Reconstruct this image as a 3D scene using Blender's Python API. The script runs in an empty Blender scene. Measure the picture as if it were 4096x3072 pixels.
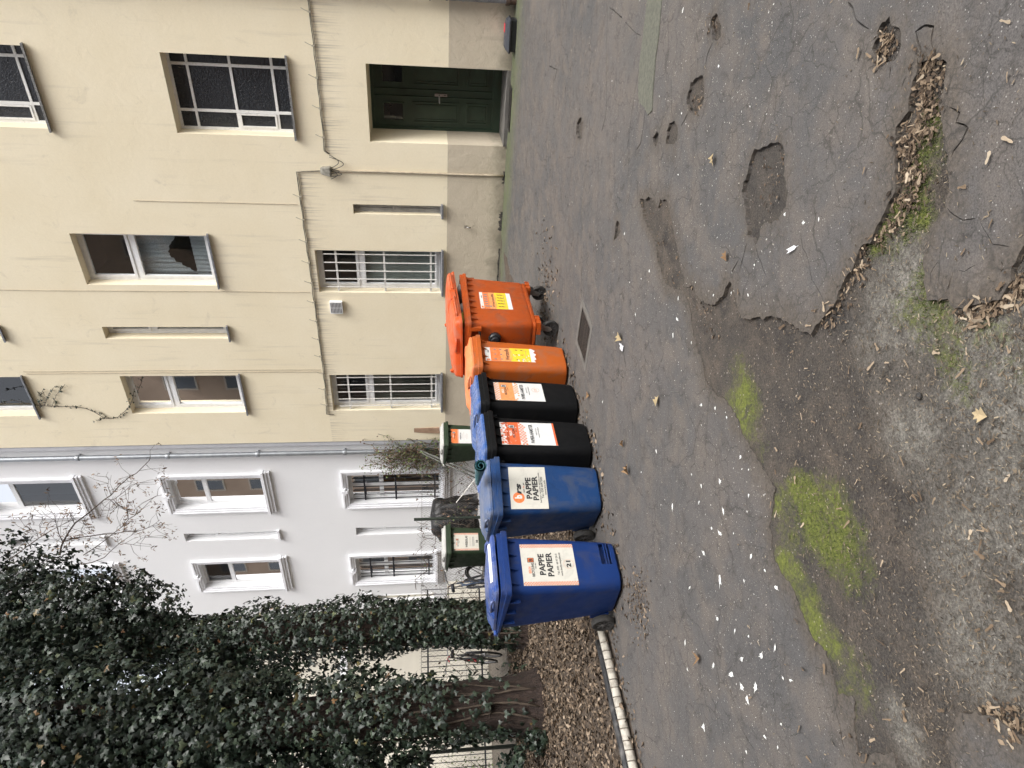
import bpy, bmesh, math, random
import numpy as np
from math import sin, cos, tan, pi, radians, sqrt, atan2, hypot
from mathutils import Vector, Matrix
from mathutils import noise as mnoise
from mathutils.geometry import delaunay_2d_cdt

random.seed(7)
RNG = np.random.default_rng(7)
scene = bpy.context.scene
COL = scene.collection

# ------------------------------------------------------------------ camera
EYE = 1.6                                   # eye height above the yard
FOC = 2700.0                                # focal length in photo pixels (4096 wide)
PITCH, ROLL = radians(7.0686), radians(-0.545)
_c, _s = cos(ROLL), sin(ROLL)
def _rz(v): return (_c*v[0]-_s*v[1], _s*v[0]+_c*v[1], v[2])
DN = _rz((cos(PITCH), 0, sin(PITCH)))       # world down, left and forward seen by the sideways camera
LF = _rz((0, 1, 0))
FW = _rz((-sin(PITCH), 0, cos(PITCH)))
def _w(v):
    d = lambda a, b: a[0]*b[0]+a[1]*b[1]+a[2]*b[2]
    return Vector((-d(v, LF), d(v, FW), -d(v, DN)))
cam_data = bpy.data.cameras.new('camera')
cam = bpy.data.objects.new('camera', cam_data)
COL.objects.link(cam)
ax, ay, az = _w((1, 0, 0)), -_w((0, 1, 0)), -_w((0, 0, 1))
cam.matrix_world = Matrix(((ax.x, ay.x, az.x, 0), (ax.y, ay.y, az.y, 0), (ax.z, ay.z, az.z, EYE), (0, 0, 0, 1)))
cam_data.sensor_width = 36.0
cam_data.lens = FOC/4096*36.0
cam_data.clip_start = 0.05
cam_data.clip_end = 500
scene.camera = cam

# ------------------------------------------------------------------ light
SUN_EL, SUN_AZ = radians(52), radians(150)   # azimuth clockwise from +Y: behind the camera, to the right
world = bpy.data.worlds.new('World'); scene.world = world; world.use_nodes = True
wn_ = world.node_tree.nodes; wl_ = world.node_tree.links
for n in list(wn_): wn_.remove(n)
sky = wn_.new('ShaderNodeTexSky'); sky.sky_type = 'NISHITA'; sky.sun_disc = False
sky.sun_elevation = SUN_EL; sky.sun_rotation = SUN_AZ
sky.air_density = 1.0; sky.dust_density = 4.0; sky.ozone_density = 1.0
hsv = wn_.new('ShaderNodeHueSaturation'); hsv.inputs['Saturation'].default_value = 0.28
bg = wn_.new('ShaderNodeBackground'); bg.inputs['Strength'].default_value = 0.15
wo = wn_.new('ShaderNodeOutputWorld')
wl_.new(sky.outputs[0], hsv.inputs['Color']); wl_.new(hsv.outputs[0], bg.inputs['Color']); wl_.new(bg.outputs[0], wo.inputs['Surface'])
sun_d = bpy.data.lights.new('sun', 'SUN'); sun_d.energy = 0.9; sun_d.angle = radians(25); sun_d.color = (1.0, 0.97, 0.92)
sun = bpy.data.objects.new('sun', sun_d); COL.objects.link(sun)
_sd = Vector((sin(SUN_AZ)*cos(SUN_EL), cos(SUN_AZ)*cos(SUN_EL), sin(SUN_EL)))
sun.rotation_euler = _sd.to_track_quat('Z', 'Y').to_euler()
sun.location = (0, 0, 20)
vs = scene.view_settings
vs.view_transform = 'Standard'; vs.look = 'None'; vs.exposure = 1.22; vs.gamma = 1.0; vs.use_curve_mapping = False
scene.render.engine = 'CYCLES'
scene.cycles.max_bounces = 5; scene.cycles.diffuse_bounces = 3; scene.cycles.glossy_bounces = 2; scene.cycles.transparent_max_bounces = 16
scene.cycles.use_adaptive_sampling = True; scene.cycles.adaptive_threshold = 0.03

# ------------------------------------------------------------------ place
YAW = radians(37.05); WD = 11.89            # facade direction and its distance from the camera
wd = Vector((-cos(YAW), sin(YAW), 0)); wn = Vector((-sin(YAW), -cos(YAW), 0))
WROT = atan2(wd.y, wd.x)
def smooth(t): t = max(0.0, min(1.0, t)); return t*t*(3-2*t)
def sdn(x, y): return wd.x*x+wd.y*y, -(wn.x*x+wn.y*y)
def xy(s, dn): return wd.x*s-wn.x*dn, wd.y*s-wn.y*dn
def gz(x, y):
    s, dn = sdn(x, y)
    return max(0.2*smooth((dn-7.3)/4.6), 0.26*smooth((s-5.7)/4.2)*smooth((dn+3)/6))
def ray(px, py): return _w(((px-2048)/FOC, (py-1536)/FOC, 1))
def G(px, py, dz=0.0):
    r = ray(px, py); z = 0.0
    for i in range(5):
        t = (z-EYE)/r.z; z = gz(r.x*t, r.y*t)
    return Vector((r.x*t, r.y*t, z+dz))
TILE = {9: (2048, 0), 10: (3072, 0), 11: (2048, 768), 12: (3072, 768), 13: (2048, 1536), 14: (3072, 1536), 15: (2048, 2304), 16: (3072, 2304)}
def TP(t, pts): return [(TILE[t][0]+x*1024/2212, TILE[t][1]+y*1024/2212) for x, y in pts]
def fn(x, y, z=0.0): return mnoise.noise((x, y, z))
def fbm(x, y, z=0.0, o=4):
    a, f, r = 1.0, 1.0, 0.0
    for i in range(o): r += a*mnoise.noise((x*f, y*f, z+i*7.3)); a *= .5; f *= 2.03
    return r

# ------------------------------------------------------------------ mesh helpers
class MB:
    def __init__(self): self.v = []; self.f = []
    def add(self, vs, fs):
        o = len(self.v); self.v += [tuple(p) for p in vs]; self.f += [tuple(i+o for i in q) for q in fs]; return self
    def box(self, x0, x1, y0, y1, z0, z1, M=None):
        p = [(x, y, z) for z in (z0, z1) for y in (y0, y1) for x in (x0, x1)]
        if M is not None: p = [M @ Vector(q) for q in p]
        return self.add(p, [(0, 2, 3, 1), (4, 5, 7, 6), (0, 1, 5, 4), (2, 6, 7, 3), (0, 4, 6, 2), (1, 3, 7, 5)])
    def tube(self, path, r, n=8, caps=True, closed=False):
        path = [Vector(p) for p in path]; m = len(path); rs = r if isinstance(r, (list, tuple)) else [r]*m
        o = len(self.v); up = None
        for i, p in enumerate(path):
            a = path[(i-1) % m] if (i > 0 or closed) else p
            b = path[(i+1) % m] if (i < m-1 or closed) else p
            t = (b-a)
            t = t.normalized() if t.length > 1e-9 else Vector((0, 0, 1))
            if up is None:
                up = Vector((0, 0, 1)) if abs(t.z) < .9 else Vector((1, 0, 0))
            u = t.cross(up)
            u = u.normalized() if u.length > 1e-6 else t.orthogonal().normalized()
            w = u.cross(t).normalized(); up = w
            for k in range(n):
                q = 2*pi*k/n; self.v.append(tuple(p+u*(cos(q)*rs[i])+w*(sin(q)*rs[i])))
        for i in range(m if closed else m-1):
            for k in range(n):
                a = o+i*n+k; b = o+i*n+(k+1) % n; j = (i+1) % m
                self.f.append((a, b, o+j*n+(k+1) % n, o+j*n+k))
        if caps and not closed:
            self.f.append(tuple(o+k for k in range(n))[::-1]); self.f.append(tuple(o+(m-1)*n+k for k in range(n)))
        return self
    def loft(self, rings, cap0=True, cap1=True):
        o = len(self.v); n = len(rings[0])
        for r in rings: self.v += [tuple(p) for p in r]
        for i in range(len(rings)-1):
            for k in range(n):
                self.f.append((o+i*n+k, o+i*n+(k+1) % n, o+(i+1)*n+(k+1) % n, o+(i+1)*n+k))
        if cap0: self.f.append(tuple(o+k for k in range(n))[::-1])
        if cap1: self.f.append(tuple(o+(len(rings)-1)*n+k for k in range(n)))
        return self
    def lathe(self, prof, c=(0, 0, 0), axis='x', n=24):
        # prof: (radius, along)
        rings = []
        for r, a in prof:
            ring = []
            for k in range(n):
                q = 2*pi*k/n
                u, w = cos(q)*r, sin(q)*r
                ring.append({'x': (c[0]+a, c[1]+u, c[2]+w), 'y': (c[0]+w, c[1]+a, c[2]+u), 'z': (c[0]+u, c[1]+w, c[2]+a)}[axis])
            rings.append(ring)
        return self.loft(rings)
    def prism(self, poly, y0, y1, M=None):
        # poly in x,z, extruded along y
        n = len(poly)
        p = [Vector((x, y0, z)) for x, z in poly]+[Vector((x, y1, z)) for x, z in poly]
        if M is not None: p = [M @ q for q in p]
        fs = [tuple(range(n)), tuple(range(n, 2*n))[::-1]]+[(i, i+n, (i+1) % n+n, (i+1) % n) for i in range(n)]
        return self.add(p, fs)
    def build(self, name, mat=None, parent=None, smooth_=False, fix=True, autosm=None):
        me = bpy.data.meshes.new(name); me.from_pydata(self.v, [], self.f); me.update()
        if fix and len(self.f) < 60000:
            b = bmesh.new(); b.from_mesh(me); bmesh.ops.recalc_face_normals(b, faces=b.faces); b.to_mesh(me); b.free()
        if smooth_:
            me.polygons.foreach_set('use_smooth', [True]*len(me.polygons))
            if autosm is not None: me.set_sharp_from_angle(angle=radians(autosm))
        o = bpy.data.objects.new(name, me); COL.objects.link(o)
        if mat: me.materials.append(mat)
        if parent: o.parent = parent
        return o
def rrect(x0, x1, y0, y1, r, n=4, z=0.0):
    pts = []
    for cx, cy, a in ((x1-r, y1-r, 0), (x0+r, y1-r, pi/2), (x0+r, y0+r, pi), (x1-r, y0+r, 1.5*pi)):
        for k in range(n+1):
            q = a+pi/2*k/n; pts.append((cx+cos(q)*r, cy+sin(q)*r, z))
    return pts
def empty(name, loc=(0, 0, 0), rz=0.0):
    o = bpy.data.objects.new(name, None); COL.objects.link(o); o.location = loc; o.rotation_euler = (0, 0, rz)
    o.empty_display_size = .2
    return o
def tag(o, label, cat, group=None):
    o['label'] = label; o['category'] = cat
    if group: o['group'] = group
    return o
def struct(o): o['kind'] = 'structure'; return o
def stuff(o): o['kind'] = 'stuff'; return o
def on_wall(o, off=0.0):
    p = -wn*WD + wn*off; o.location = (p.x, p.y, 0); o.rotation_euler = (0, 0, WROT); return o
def copy_tree(o, parent=None):
    c = o.copy(); COL.objects.link(c)
    if parent: c.parent = parent
    for ch in list(o.children): copy_tree(ch, c)
    return c

# ------------------------------------------------------------------ materials
def srgb(r, g, b):
    f = lambda c: (c/255/12.92) if c/255 <= .04045 else ((c/255+.055)/1.055)**2.4
    return (f(r), f(g), f(b), 1)
class NT:
    def __init__(self, name):
        self.m = bpy.data.materials.new(name); self.m.use_nodes = True; t = self.m.node_tree
        self.n, self.l = t.nodes, t.links
        self.b = [x for x in self.n if x.type == 'BSDF_PRINCIPLED'][0]; self.out = [x for x in self.n if x.type == 'OUTPUT_MATERIAL'][0]
        self.tc = self.n.new('ShaderNodeTexCoord')
    def k(self, a, b): self.l.new(a, b)
    def noise(self, scale, detail=4, rough=.55, dist=0.0, vec=None, sock='Fac'):
        x = self.n.new('ShaderNodeTexNoise'); x.inputs['Scale'].default_value = scale; x.inputs['Detail'].default_value = detail
        x.inputs['Roughness'].default_value = rough; x.inputs['Distortion'].default_value = dist
        self.k(vec if vec else self.tc.outputs['Object'], x.inputs['Vector']); return x.outputs[sock]
    def voro(self, scale, feat='F1', vec=None, sock='Distance', rnd=1.0):
        x = self.n.new('ShaderNodeTexVoronoi'); x.feature = feat; x.inputs['Scale'].default_value = scale; x.inputs['Randomness'].default_value = rnd
        self.k(vec if vec else self.tc.outputs['Object'], x.inputs['Vector']); return x.outputs[sock]
    def mapv(self, sc=(1, 1, 1), loc=(0, 0, 0), rot=(0, 0, 0)):
        x = self.n.new('ShaderNodeMapping'); x.inputs['Scale'].default_value = sc; x.inputs['Location'].default_value = loc; x.inputs['Rotation'].default_value = rot
        self.k(self.tc.outputs['Object'], x.inputs['Vector']); return x.outputs[0]
    def ramp(self, fac, stops, interp='LINEAR'):
        x = self.n.new('ShaderNodeValToRGB'); x.color_ramp.interpolation = interp; e = x.color_ramp.elements
        while len(e) < len(stops): e.new(.5)
        for i, (p, c) in enumerate(stops):
            e[i].position = p; e[i].color = c if isinstance(c, tuple) and len(c) == 4 else (c, c, c, 1)
        self.k(fac, x.inputs[0]); return x.outputs[0]
    def mix(self, fac, a, b, mode='MIX'):
        x = self.n.new('ShaderNodeMix'); x.data_type = 'RGBA'; x.blend_type = mode
        for s, v in ((x.inputs[0], fac), (x.inputs[6], a), (x.inputs[7], b)):
            if isinstance(v, (int, float)): s.default_value = v
            elif isinstance(v, tuple): s.default_value = v
            else: self.k(v, s)
        return x.outputs[2]
    def math(self, op, a, b=0.0, clamp=False):
        x = self.n.new('ShaderNodeMath'); x.operation = op; x.use_clamp = clamp
        for s, v in ((x.inputs[0], a), (x.inputs[1], b)):
            if isinstance(v, (int, float)): s.default_value = v
            else: self.k(v, s)
        return x.outputs[0]
    def attr(self, name, sock='Fac'):
        x = self.n.new('ShaderNodeAttribute'); x.attribute_name = name; return x.outputs[sock]
    def sep(self):
        x = self.n.new('ShaderNodeSeparateXYZ'); self.k(self.tc.outputs['Object'], x.inputs[0]); return x.outputs
    def col(self, c): self.k(c, self.b.inputs['Base Color']); return self
    def rough(self, r):
        if isinstance(r, (int, float)): self.b.inputs['Roughness'].default_value = r
        else: self.k(r, self.b.inputs['Roughness'])
        return self
    def bump(self, h, strength=.3, dist=.01):
        x = self.n.new('ShaderNodeBump'); x.inputs['Strength'].default_value = strength; x.inputs['Distance'].default_value = dist
        if getattr(self, '_lastb', None) is not None: self.k(self._lastb, x.inputs['Normal'])
        self.k(h, x.inputs['Height']); self.k(x.outputs[0], self.b.inputs['Normal']); self._lastb = x.outputs[0]; return self
MATS = {}
def pm(name, c1, c2=None, scale=8, rough=.6, bump=0.0, bscale=60, metal=0.0, spec=.5, lo=.35, hi=.65, detail=5):
    if name in MATS: return MATS[name]
    t = NT(name)
    if len(c1) == 3: c1 = (*c1, 1)
    c2 = c2 or c1
    if len(c2) == 3: c2 = (*c2, 1)
    t.col(t.ramp(t.noise(scale, detail), [(lo, c1), (hi, c2)]))
    t.rough(rough); t.b.inputs['Metallic'].default_value = metal; t.b.inputs['Specular IOR Level'].default_value = spec
    if bump: t.bump(t.noise(bscale, 4), bump, .01)
    MATS[name] = t.m; return t.m
def plastic(name, c, c2=None, dust=(.30, .28, .25), rough=.42, dmin=.56, dmax=.80, dirt=1.0, spec=.4):
    """moulded bin plastic: slightly faded, dusty blotches, scuffs"""
    if name in MATS: return MATS[name]
    t = NT(name); c = (*c, 1); c2 = (*(c2 or tuple(x*.8 for x in c[:3])), 1)
    base = t.mix(t.noise(3.0, 4), c, c2)
    d = t.ramp(t.noise(5.5, 7, .68, .6), [(dmin, 0.0), (dmax, .5*dirt)])
    scr = t.ramp(t.noise(14, 5, .7, 0, t.mapv((1, 1, 9))), [(.62, 0.0), (.78, .22*dirt)])
    cc = t.mix(t.math('MAXIMUM', d, scr), base, (*dust, 1))
    dr = t.ramp(t.noise(9, 7, .75, .8), [(.60, 0.0), (.74, .55*dirt)])
    cc = t.mix(dr, cc, tuple(x*.35 for x in c[:3])+(1,))
    t.col(cc); t.rough(t.ramp(t.noise(12, 4), [(.3, rough-.06), (.7, rough+.16)]))
    t.b.inputs['Specular IOR Level'].default_value = spec
    t.bump(t.noise(6, 3), .12, .01)
    MATS[name] = t.m; return t.m
def glassmat(name, tint=(.75, .8, .8), refl=1.0):
    if name in MATS: return MATS[name]
    t = NT(name); t.n.remove(t.b)
    tr = t.n.new('ShaderNodeBsdfTransparent'); tr.inputs[0].default_value = (*tint, 1)
    gl = t.n.new('ShaderNodeBsdfGlossy'); gl.inputs['Roughness'].default_value = .02; gl.inputs[0].default_value = (refl, refl, refl, 1)
    fr = t.n.new('ShaderNodeFresnel'); fr.inputs[0].default_value = 1.5
    bp = t.n.new('ShaderNodeBump'); bp.inputs['Strength'].default_value = .004; bp.inputs['Distance'].default_value = .02
    t.k(t.noise(3.5, 2), bp.inputs['Height']); t.k(bp.outputs[0], gl.inputs['Normal'])
    mx = t.n.new('ShaderNodeMixShader'); f2 = t.math('MULTIPLY', fr.outputs[0], 2.1, True)
    t.k(f2, mx.inputs[0]); t.k(tr.outputs[0], mx.inputs[1]); t.k(gl.outputs[0], mx.inputs[2]); t.k(mx.outputs[0], t.out.inputs[0])
    MATS[name] = t.m; return t.m
def paint(name, c, rough=.55): return pm(name, c, tuple(x*.9 for x in c[:3]), 30, rough)
# ================================================================== GROUND
def mat_asphalt():
    t = NT('asphalt_worn')
    big = t.noise(.55, 3, .6, .4); med = t.noise(3.2, 4, .62, .3); fine = t.noise(170, 2, .7)
    c = t.mix(t.ramp(big, [(.36, 0.0), (.64, 1.0)]), (.078, .077, .078, 1), (.108, .099, .094, 1))
    c = t.mix(t.ramp(med, [(.44, 0.0), (.64, .85)]), c, (.128, .112, .099, 1))
    c = t.mix(t.ramp(t.noise(7, 4, .7, .5), [(.54, 0.0), (.70, .75)]), c, (.058, .054, .051, 1))
    c = t.mix(t.ramp(fine, [(.30, 0.0), (.72, 1.0)]), t.mix(1.0, c, (.62, .62, .62, 1), 'MULTIPLY'), t.mix(1.0, c, (1.30, 1.29, 1.27, 1), 'MULTIPLY'))
    # light chippings in the wearing course
    sp = t.voro(85); spm = t.voro(85, sock='Color')
    se = t.n.new('ShaderNodeSeparateColor'); t.k(spm, se.inputs[0])
    chip = t.math('MULTIPLY', t.math('LESS_THAN', sp, .20), t.math('GREATER_THAN', se.outputs[0], .76))
    c = t.mix(t.math('MULTIPLY', chip, .60), c, (.40, .385, .365, 1))
    pit = t.math('MULTIPLY', t.math('LESS_THAN', sp, .24), t.math('LESS_THAN', se.outputs[0], .17))
    c = t.mix(t.math('MULTIPLY', pit, .65), c, (.035, .033, .032, 1))
    # pale dried film where water stood
    c = t.mix(t.ramp(t.noise(1.3, 4, .7, 1.2), [(.60, 0.0), (.78, .30)]), c, (.165, .15, .13, 1))
    # dirt washed out over the broken edges
    ed = t.math('MULTIPLY', t.ramp(t.math('ADD', t.attr('edge'), t.math('MULTIPLY', t.math('SUBTRACT', t.noise(11, 5, .75), .5), 1.3)), [(.42, 0.0), (.95, .9)]), t.ramp(t.attr('edge'), [(.05, 0.0), (.3, 1.0)]))
    c = t.mix(ed, c, t.mix(t.ramp(t.noise(60, 3, .7), [(.35, 0.0), (.65, 1.0)]), (.050, .043, .037, 1), (.112, .094, .076, 1)))
    # green algae band along the wall foot and thin film in the far corner
    nv = t.n.new('ShaderNodeVectorMath'); nv.operation = 'DOT_PRODUCT'; nv.inputs[1].default_value = (-wn.x, -wn.y, 0)
    t.k(t.tc.outputs['Object'], nv.inputs[0]); dn_ = nv.outputs['Value']
    sv = t.n.new('ShaderNodeVectorMath'); sv.operation = 'DOT_PRODUCT'; sv.inputs[1].default_value = (wd.x, wd.y, 0)
    t.k(t.tc.outputs['Object'], sv.inputs[0]); s_ = sv.outputs['Value']
    wob = t.math('MULTIPLY', t.math('SUBTRACT', t.noise(1.6, 5, .65), .5), 1.1)
    band = t.math('ADD', dn_, wob)
    bm = t.ramp(t.math('MULTIPLY', t.math('SUBTRACT', band, 10.6), .8), [(.15, 0.0), (.75, .85)])
    bm = t.math('MULTIPLY', bm, t.ramp(t.noise(5, 5, .7), [(.30, .25), (.62, 1.0)]))
    c = t.mix(bm, c, (.098, .118, .048, 1))
    # crazing
    wv = t.n.new('ShaderNodeVectorMath'); wv.operation = 'ADD'
    nz = t.n.new('ShaderNodeTexNoise'); nz.inputs['Scale'].default_value = 6; nz.inputs['Detail'].default_value = 4; t.k(t.tc.outputs['Object'], nz.inputs['Vector'])
    sc = t.n.new('ShaderNodeVectorMath'); sc.operation = 'SCALE'; sc.inputs['Scale'].default_value = .16; t.k(nz.outputs['Color'], sc.inputs[0])
    t.k(t.tc.outputs['Object'], wv.inputs[0]); t.k(sc.outputs[0], wv.inputs[1])
    cr = None
    for s0, w0, th in ((2.3, .016, .42), (6.5, .026, .43), (15, .035, .50)):
        e = t.voro(s0, 'DISTANCE_TO_EDGE', wv.outputs[0])
        k = t.math('MULTIPLY', t.ramp(e, [(0.0, 1.0), (w0*(1.0 if s0 < 10 else 1.6), 0.0)]), t.ramp(t.noise(1.1*s0**.5, 4, .6), [(th, 0.0), (th+.14, 1.0)]))
        cr = k if cr is None else t.math('MAXIMUM', cr, k)
    c = t.mix(t.math('MULTIPLY', cr, .66), c, (.028, .026, .024, 1))
    t.col(c); t.rough(t.ramp(med, [(.3, .78), (.7, .95)]))
    t.b.inputs['Specular IOR Level'].default_value = .35
    t.bump(t.noise(200, 2, .7), .5, .004)
    return t.m
M_ASPH = mat_asphalt()

def mat_dirt():
    t = NT('worn_base_course')
    fine = t.noise(120, 3, .75); med = t.noise(6, 5, .68, .4); big = t.noise(1.1, 4, .6, .5)
    c = t.mix(t.ramp(med, [(.36, 0.0), (.62, 1.0)]), (.044, .041, .039, 1), (.100, .085, .071, 1))
    c = t.mix(t.ramp(big, [(.40, 0.0), (.62, .8)]), c, (.062, .058, .054, 1))
    c = t.mix(t.attr('pale'), c, t.mix(t.ramp(t.noise(26, 6, .8, .6), [(.42, 0.0), (.62, 1.0)]), (.098, .093, .083, 1), (.200, .193, .175, 1)))
    c = t.mix(t.ramp(fine, [(.30, 0.0), (.74, 1.0)]), t.mix(1.0, c, (.50, .50, .50, 1), 'MULTIPLY'), t.mix(1.0, c, (1.55, 1.5, 1.45, 1), 'MULTIPLY'))
    mo = t.ramp(t.math('ADD', t.attr('moss'), t.math('MULTIPLY', t.math('SUBTRACT', t.noise(34, 4, .8), .5), 1.9)), [(.26, 0.0), (.95, .95)])
    mo = t.math('MULTIPLY', mo, t.ramp(t.noise(9, 5, .75, 1.0), [(.34, .08), (.50, 1.0)]))
    mo = t.math('MULTIPLY', mo, t.ramp(t.attr('moss'), [(.03, 0.0), (.25, 1.0)]))
    mc = t.mix(t.ramp(t.noise(75, 3, .7), [(.3, 0.0), (.7, 1.0)]), (.058, .074, .019, 1), (.175, .192, .046, 1))
    c = t.mix(mo, c, mc)
    sp = t.voro(60); spm = t.voro(60, sock='Color'); se = t.n.new('ShaderNodeSeparateColor'); t.k(spm, se.inputs[0])
    chip = t.math('MULTIPLY', t.math('LESS_THAN', sp, .22), t.math('GREATER_THAN', se.outputs[0], .86))
    c = t.mix(t.math('MULTIPLY', chip, .6), c, (.36, .33, .29, 1))
    t.col(c); t.rough(.95); t.b.inputs['Specular IOR Level'].default_value = .2
    t.bump(t.noise(140, 3, .75), .9, .006)
    return t.m
M_DIRT = mat_dirt()

D_POLY = [(3664,236),(3655,280),(3646,324),(3627,440),(3586,509),(3570,611),(3586,671),(3577,768),(3558,796),(3516,884),(3489,953),(3424,1013),(3408,1083),
 (3350,1161),(3331,1222),(3294,1268),(3243,1333),(3200,1322),(3151,1286),(3100,1262),(3040,1270),(2974,1277),(2950,1245),(2930,1160),(2918,1129),(2895,1180),
 (2844,1222),(2800,1205),(2770,1150),(2740,1140),(2715,1030),(2700,960),(2668,805),(2640,795),(2632,825),(2600,790),(2560,800),(2575,880),(2600,930),(2618,965),
 (2631,1046),(2650,1110),(2680,1152),(2725,1160),(2755,1215),(2761,1280),(2775,1350),(2798,1416),(2830,1536),(2890,1600),(2937,1652),(2974,1735),(3011,1814),
 (3060,1890),(3100,1950),(3090,2010),(3075,2100),(3090,2200),(3130,2300),(3180,2383),(3215,2489),(3248,2545),(3303,2605),(3322,2697),(3350,2781),(3414,2790),
 (3424,2906),(3424,3022),(3479,3040),(3577,3008),(3590,3072),(3600,3200),(3800,3200),(3803,3072),(3800,2980),(3813,2906),(3831,2859),(3905,2832),(3980,2890),
 (4058,2943),(4096,2933),(4250,2920),(4500,2500),(4500,1500),(4250,990),(4096,981),(4049,1069),(4035,1148),(3998,1198),(3928,1212),(3854,1240),(3789,1212),
 (3725,1189),(3697,1129),(3692,1046),(3706,962),(3729,893),(3766,851),(3789,777),(3787,768),(3794,625),(3770,520),(3752,417),(3776,324),(3780,259),(3750,240),
 (3720,228),(3690,240)]
HOLES = [D_POLY,
 [(3020,602),(3001,648),(2983,704),(2967,768),(2978,824),(2988,884),(2992,953),(3025,981),(3039,944),(3043,911),(3072,902),(3114,879),(3141,824),(3153,768),(3146,741),(3141,671),(3132,602),(3114,579),(3072,581)],
 TP(9, [(1760,110),(1810,200),(1805,320),(1770,365),(1735,340),(1715,240),(1730,150)]),
 TP(9, [(1640,660),(1660,740),(1650,900),(1600,980),(1540,970),(1510,900),(1515,820),(1545,720),(1600,680)]),
 TP(9, [(1400,1040),(1435,1100),(1430,1220),(1390,1250),(1330,1240),(1335,1130),(1355,1060)]),
 TP(10, [(1040,150),(1130,300),(1120,450),(1080,540),(1010,560),(900,520),(890,420),(930,320),(960,230)]),
 TP(9, [(595,1010),(612,1060),(605,1200),(575,1215),(556,1160),(560,1070)]),
 TP(9, [(1250,1130),(1270,1200),(1235,1260),(1215,1190)]),
 TP(11, [(905,230),(930,260),(935,340),(905,400),(880,420),(890,330)]),
]
CRACKS = [(10, [(1300,500),(1310,420),(1285,280),(1350,220),(1420,215),(1412,330),(1422,490)], 12),
 (10, [(1555,920),(1640,980),(1620,1060),(1700,1075),(1735,1100),(1680,1200),(1600,1320),(1575,1410)], 10),
 (9, [(815,0),(825,120),(815,400),(815,900),(805,1020),(770,1150)], 5), (9, [(1110,480),(1090,640),(1060,800),(1030,1000),(1010,1200),(985,1340)], 5),
 (9, [(1728,370),(1690,480),(1635,655)], 6), (9, [(1520,975),(1490,1040),(1442,1105)], 7), (9, [(1160,900),(1140,1060),(1110,1240),(1060,1310)], 6),
 (9, [(1375,680),(1380,800),(1375,950),(1395,1035)], 5), (12, [(290,350),(300,480),(350,580),(380,760),(450,880),(520,1000)], 5),
 (10, [(690,0),(730,80),(760,170),(830,230),(915,285)], 9), (11, [(2030,450),(1990,600),(1940,760)], 7), (11, [(2105,470),(2130,560),(2180,680),(2212,760)], 7),
 (11, [(1960,580),(1900,700),(1872,770)], 6), (15, [(1800,870),(1880,1030),(1930,1180),(1990,1330),(2070,1470),(2110,1530)], 5),
 (10, [(1045,570),(1050,640),(1042,740)], 6), (10, [(1190,640),(1165,720),(1150,790)], 5), (12, [(1540,150),(1620,200),(1690,250),(1760,240),(1850,230)], 6),
 (12, [(1850,250),(1900,350),(1940,440),(2050,460),(2150,470)], 5), (9, [(320,570),(390,600),(360,720),(355,900),(375,1050)], 4), (9, [(840,60),(900,110),(960,160)], 6),
 (9, [(980,190),(1040,260),(1120,320)], 4), (11, [(600,0),(598,300),(600,650),(605,980)], 4), (13, [(1015,130),(1040,330),(1045,560)], 5), (13, [(1300,330),(1330,560),(1310,760)], 4),
 (13, [(1690,250),(1670,560),(1690,700)], 4), (13, [(1740,980),(1800,1120),(1840,1300)], 4), (15, [(1240,1010),(1290,1200),(1310,1420)], 4), (16, [(560,1060),(610,1250),(650,1450),(690,1560)], 7),
 (16, [(470,1090),(520,1250),(560,1400)], 4), (12, [(1480,600),(1410,720),(1400,860)], 4), (12, [(1620,650),(1560,820),(1520,930)], 4), (12, [(1800,640),(1700,700),(1620,650)], 4)]

def ragged(poly, step=.03, amp=.012, seed=0.0):
    out = []; n = len(poly)
    for i in range(n):
        a = Vector(poly[i][:2]); b = Vector(poly[(i+1) % n][:2]); m = max(1, int((b-a).length/step))
        nv = Vector((-(b-a).y, (b-a).x)); nv = nv.normalized() if nv.length > 1e-9 else nv
        for k in range(m):
            p = a+(b-a)*(k/m); q = p+nv*(amp*(fn(p.x*9, p.y*9, seed)+.7*fn(p.x*31, p.y*31, seed+3)+.5*fn(p.x*80, p.y*80, seed+5)))
            out.append((q.x, q.y))
    return out
def gp(poly): return [tuple(G(x, y)[:2]) for x, y in poly]
def crack_poly(pts, wpx):
    P = [G(x, y) for x, y in pts]; w = []
    for (x, y), p in zip(pts, P):
        w.append(wpx*.5*hypot(p.x, p.y)/FOC*1.1)
    # refine
    Q = []; W = []
    for i in range(len(P)-1):
        m = max(2, int((P[i+1]-P[i]).length/.03))
        for k in range(m):
            t = k/m; q = P[i].lerp(P[i+1], t); q = Vector((q.x+.012*fn(q.x*14, q.y*14, 1), q.y+.012*fn(q.x*14, q.y*14, 9), 0)); Q.append(q); W.append((w[i]*(1-t)+w[i+1]*t)*(.55+.7*abs(fn(q.x*20, q.y*20, 4))))
    W[0] *= .3; W[-1] *= .3
    L, R = [], []
    for i, q in enumerate(Q):
        d = (Q[min(i+1, len(Q)-1)]-Q[max(0, i-1)]); n = Vector((-d.y, d.x, 0)).normalized()
        L.append(tuple((q+n*W[i])[:2])); R.append(tuple((q-n*W[i])[:2]))
    return L+R[::-1]
_pc = {}
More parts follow.
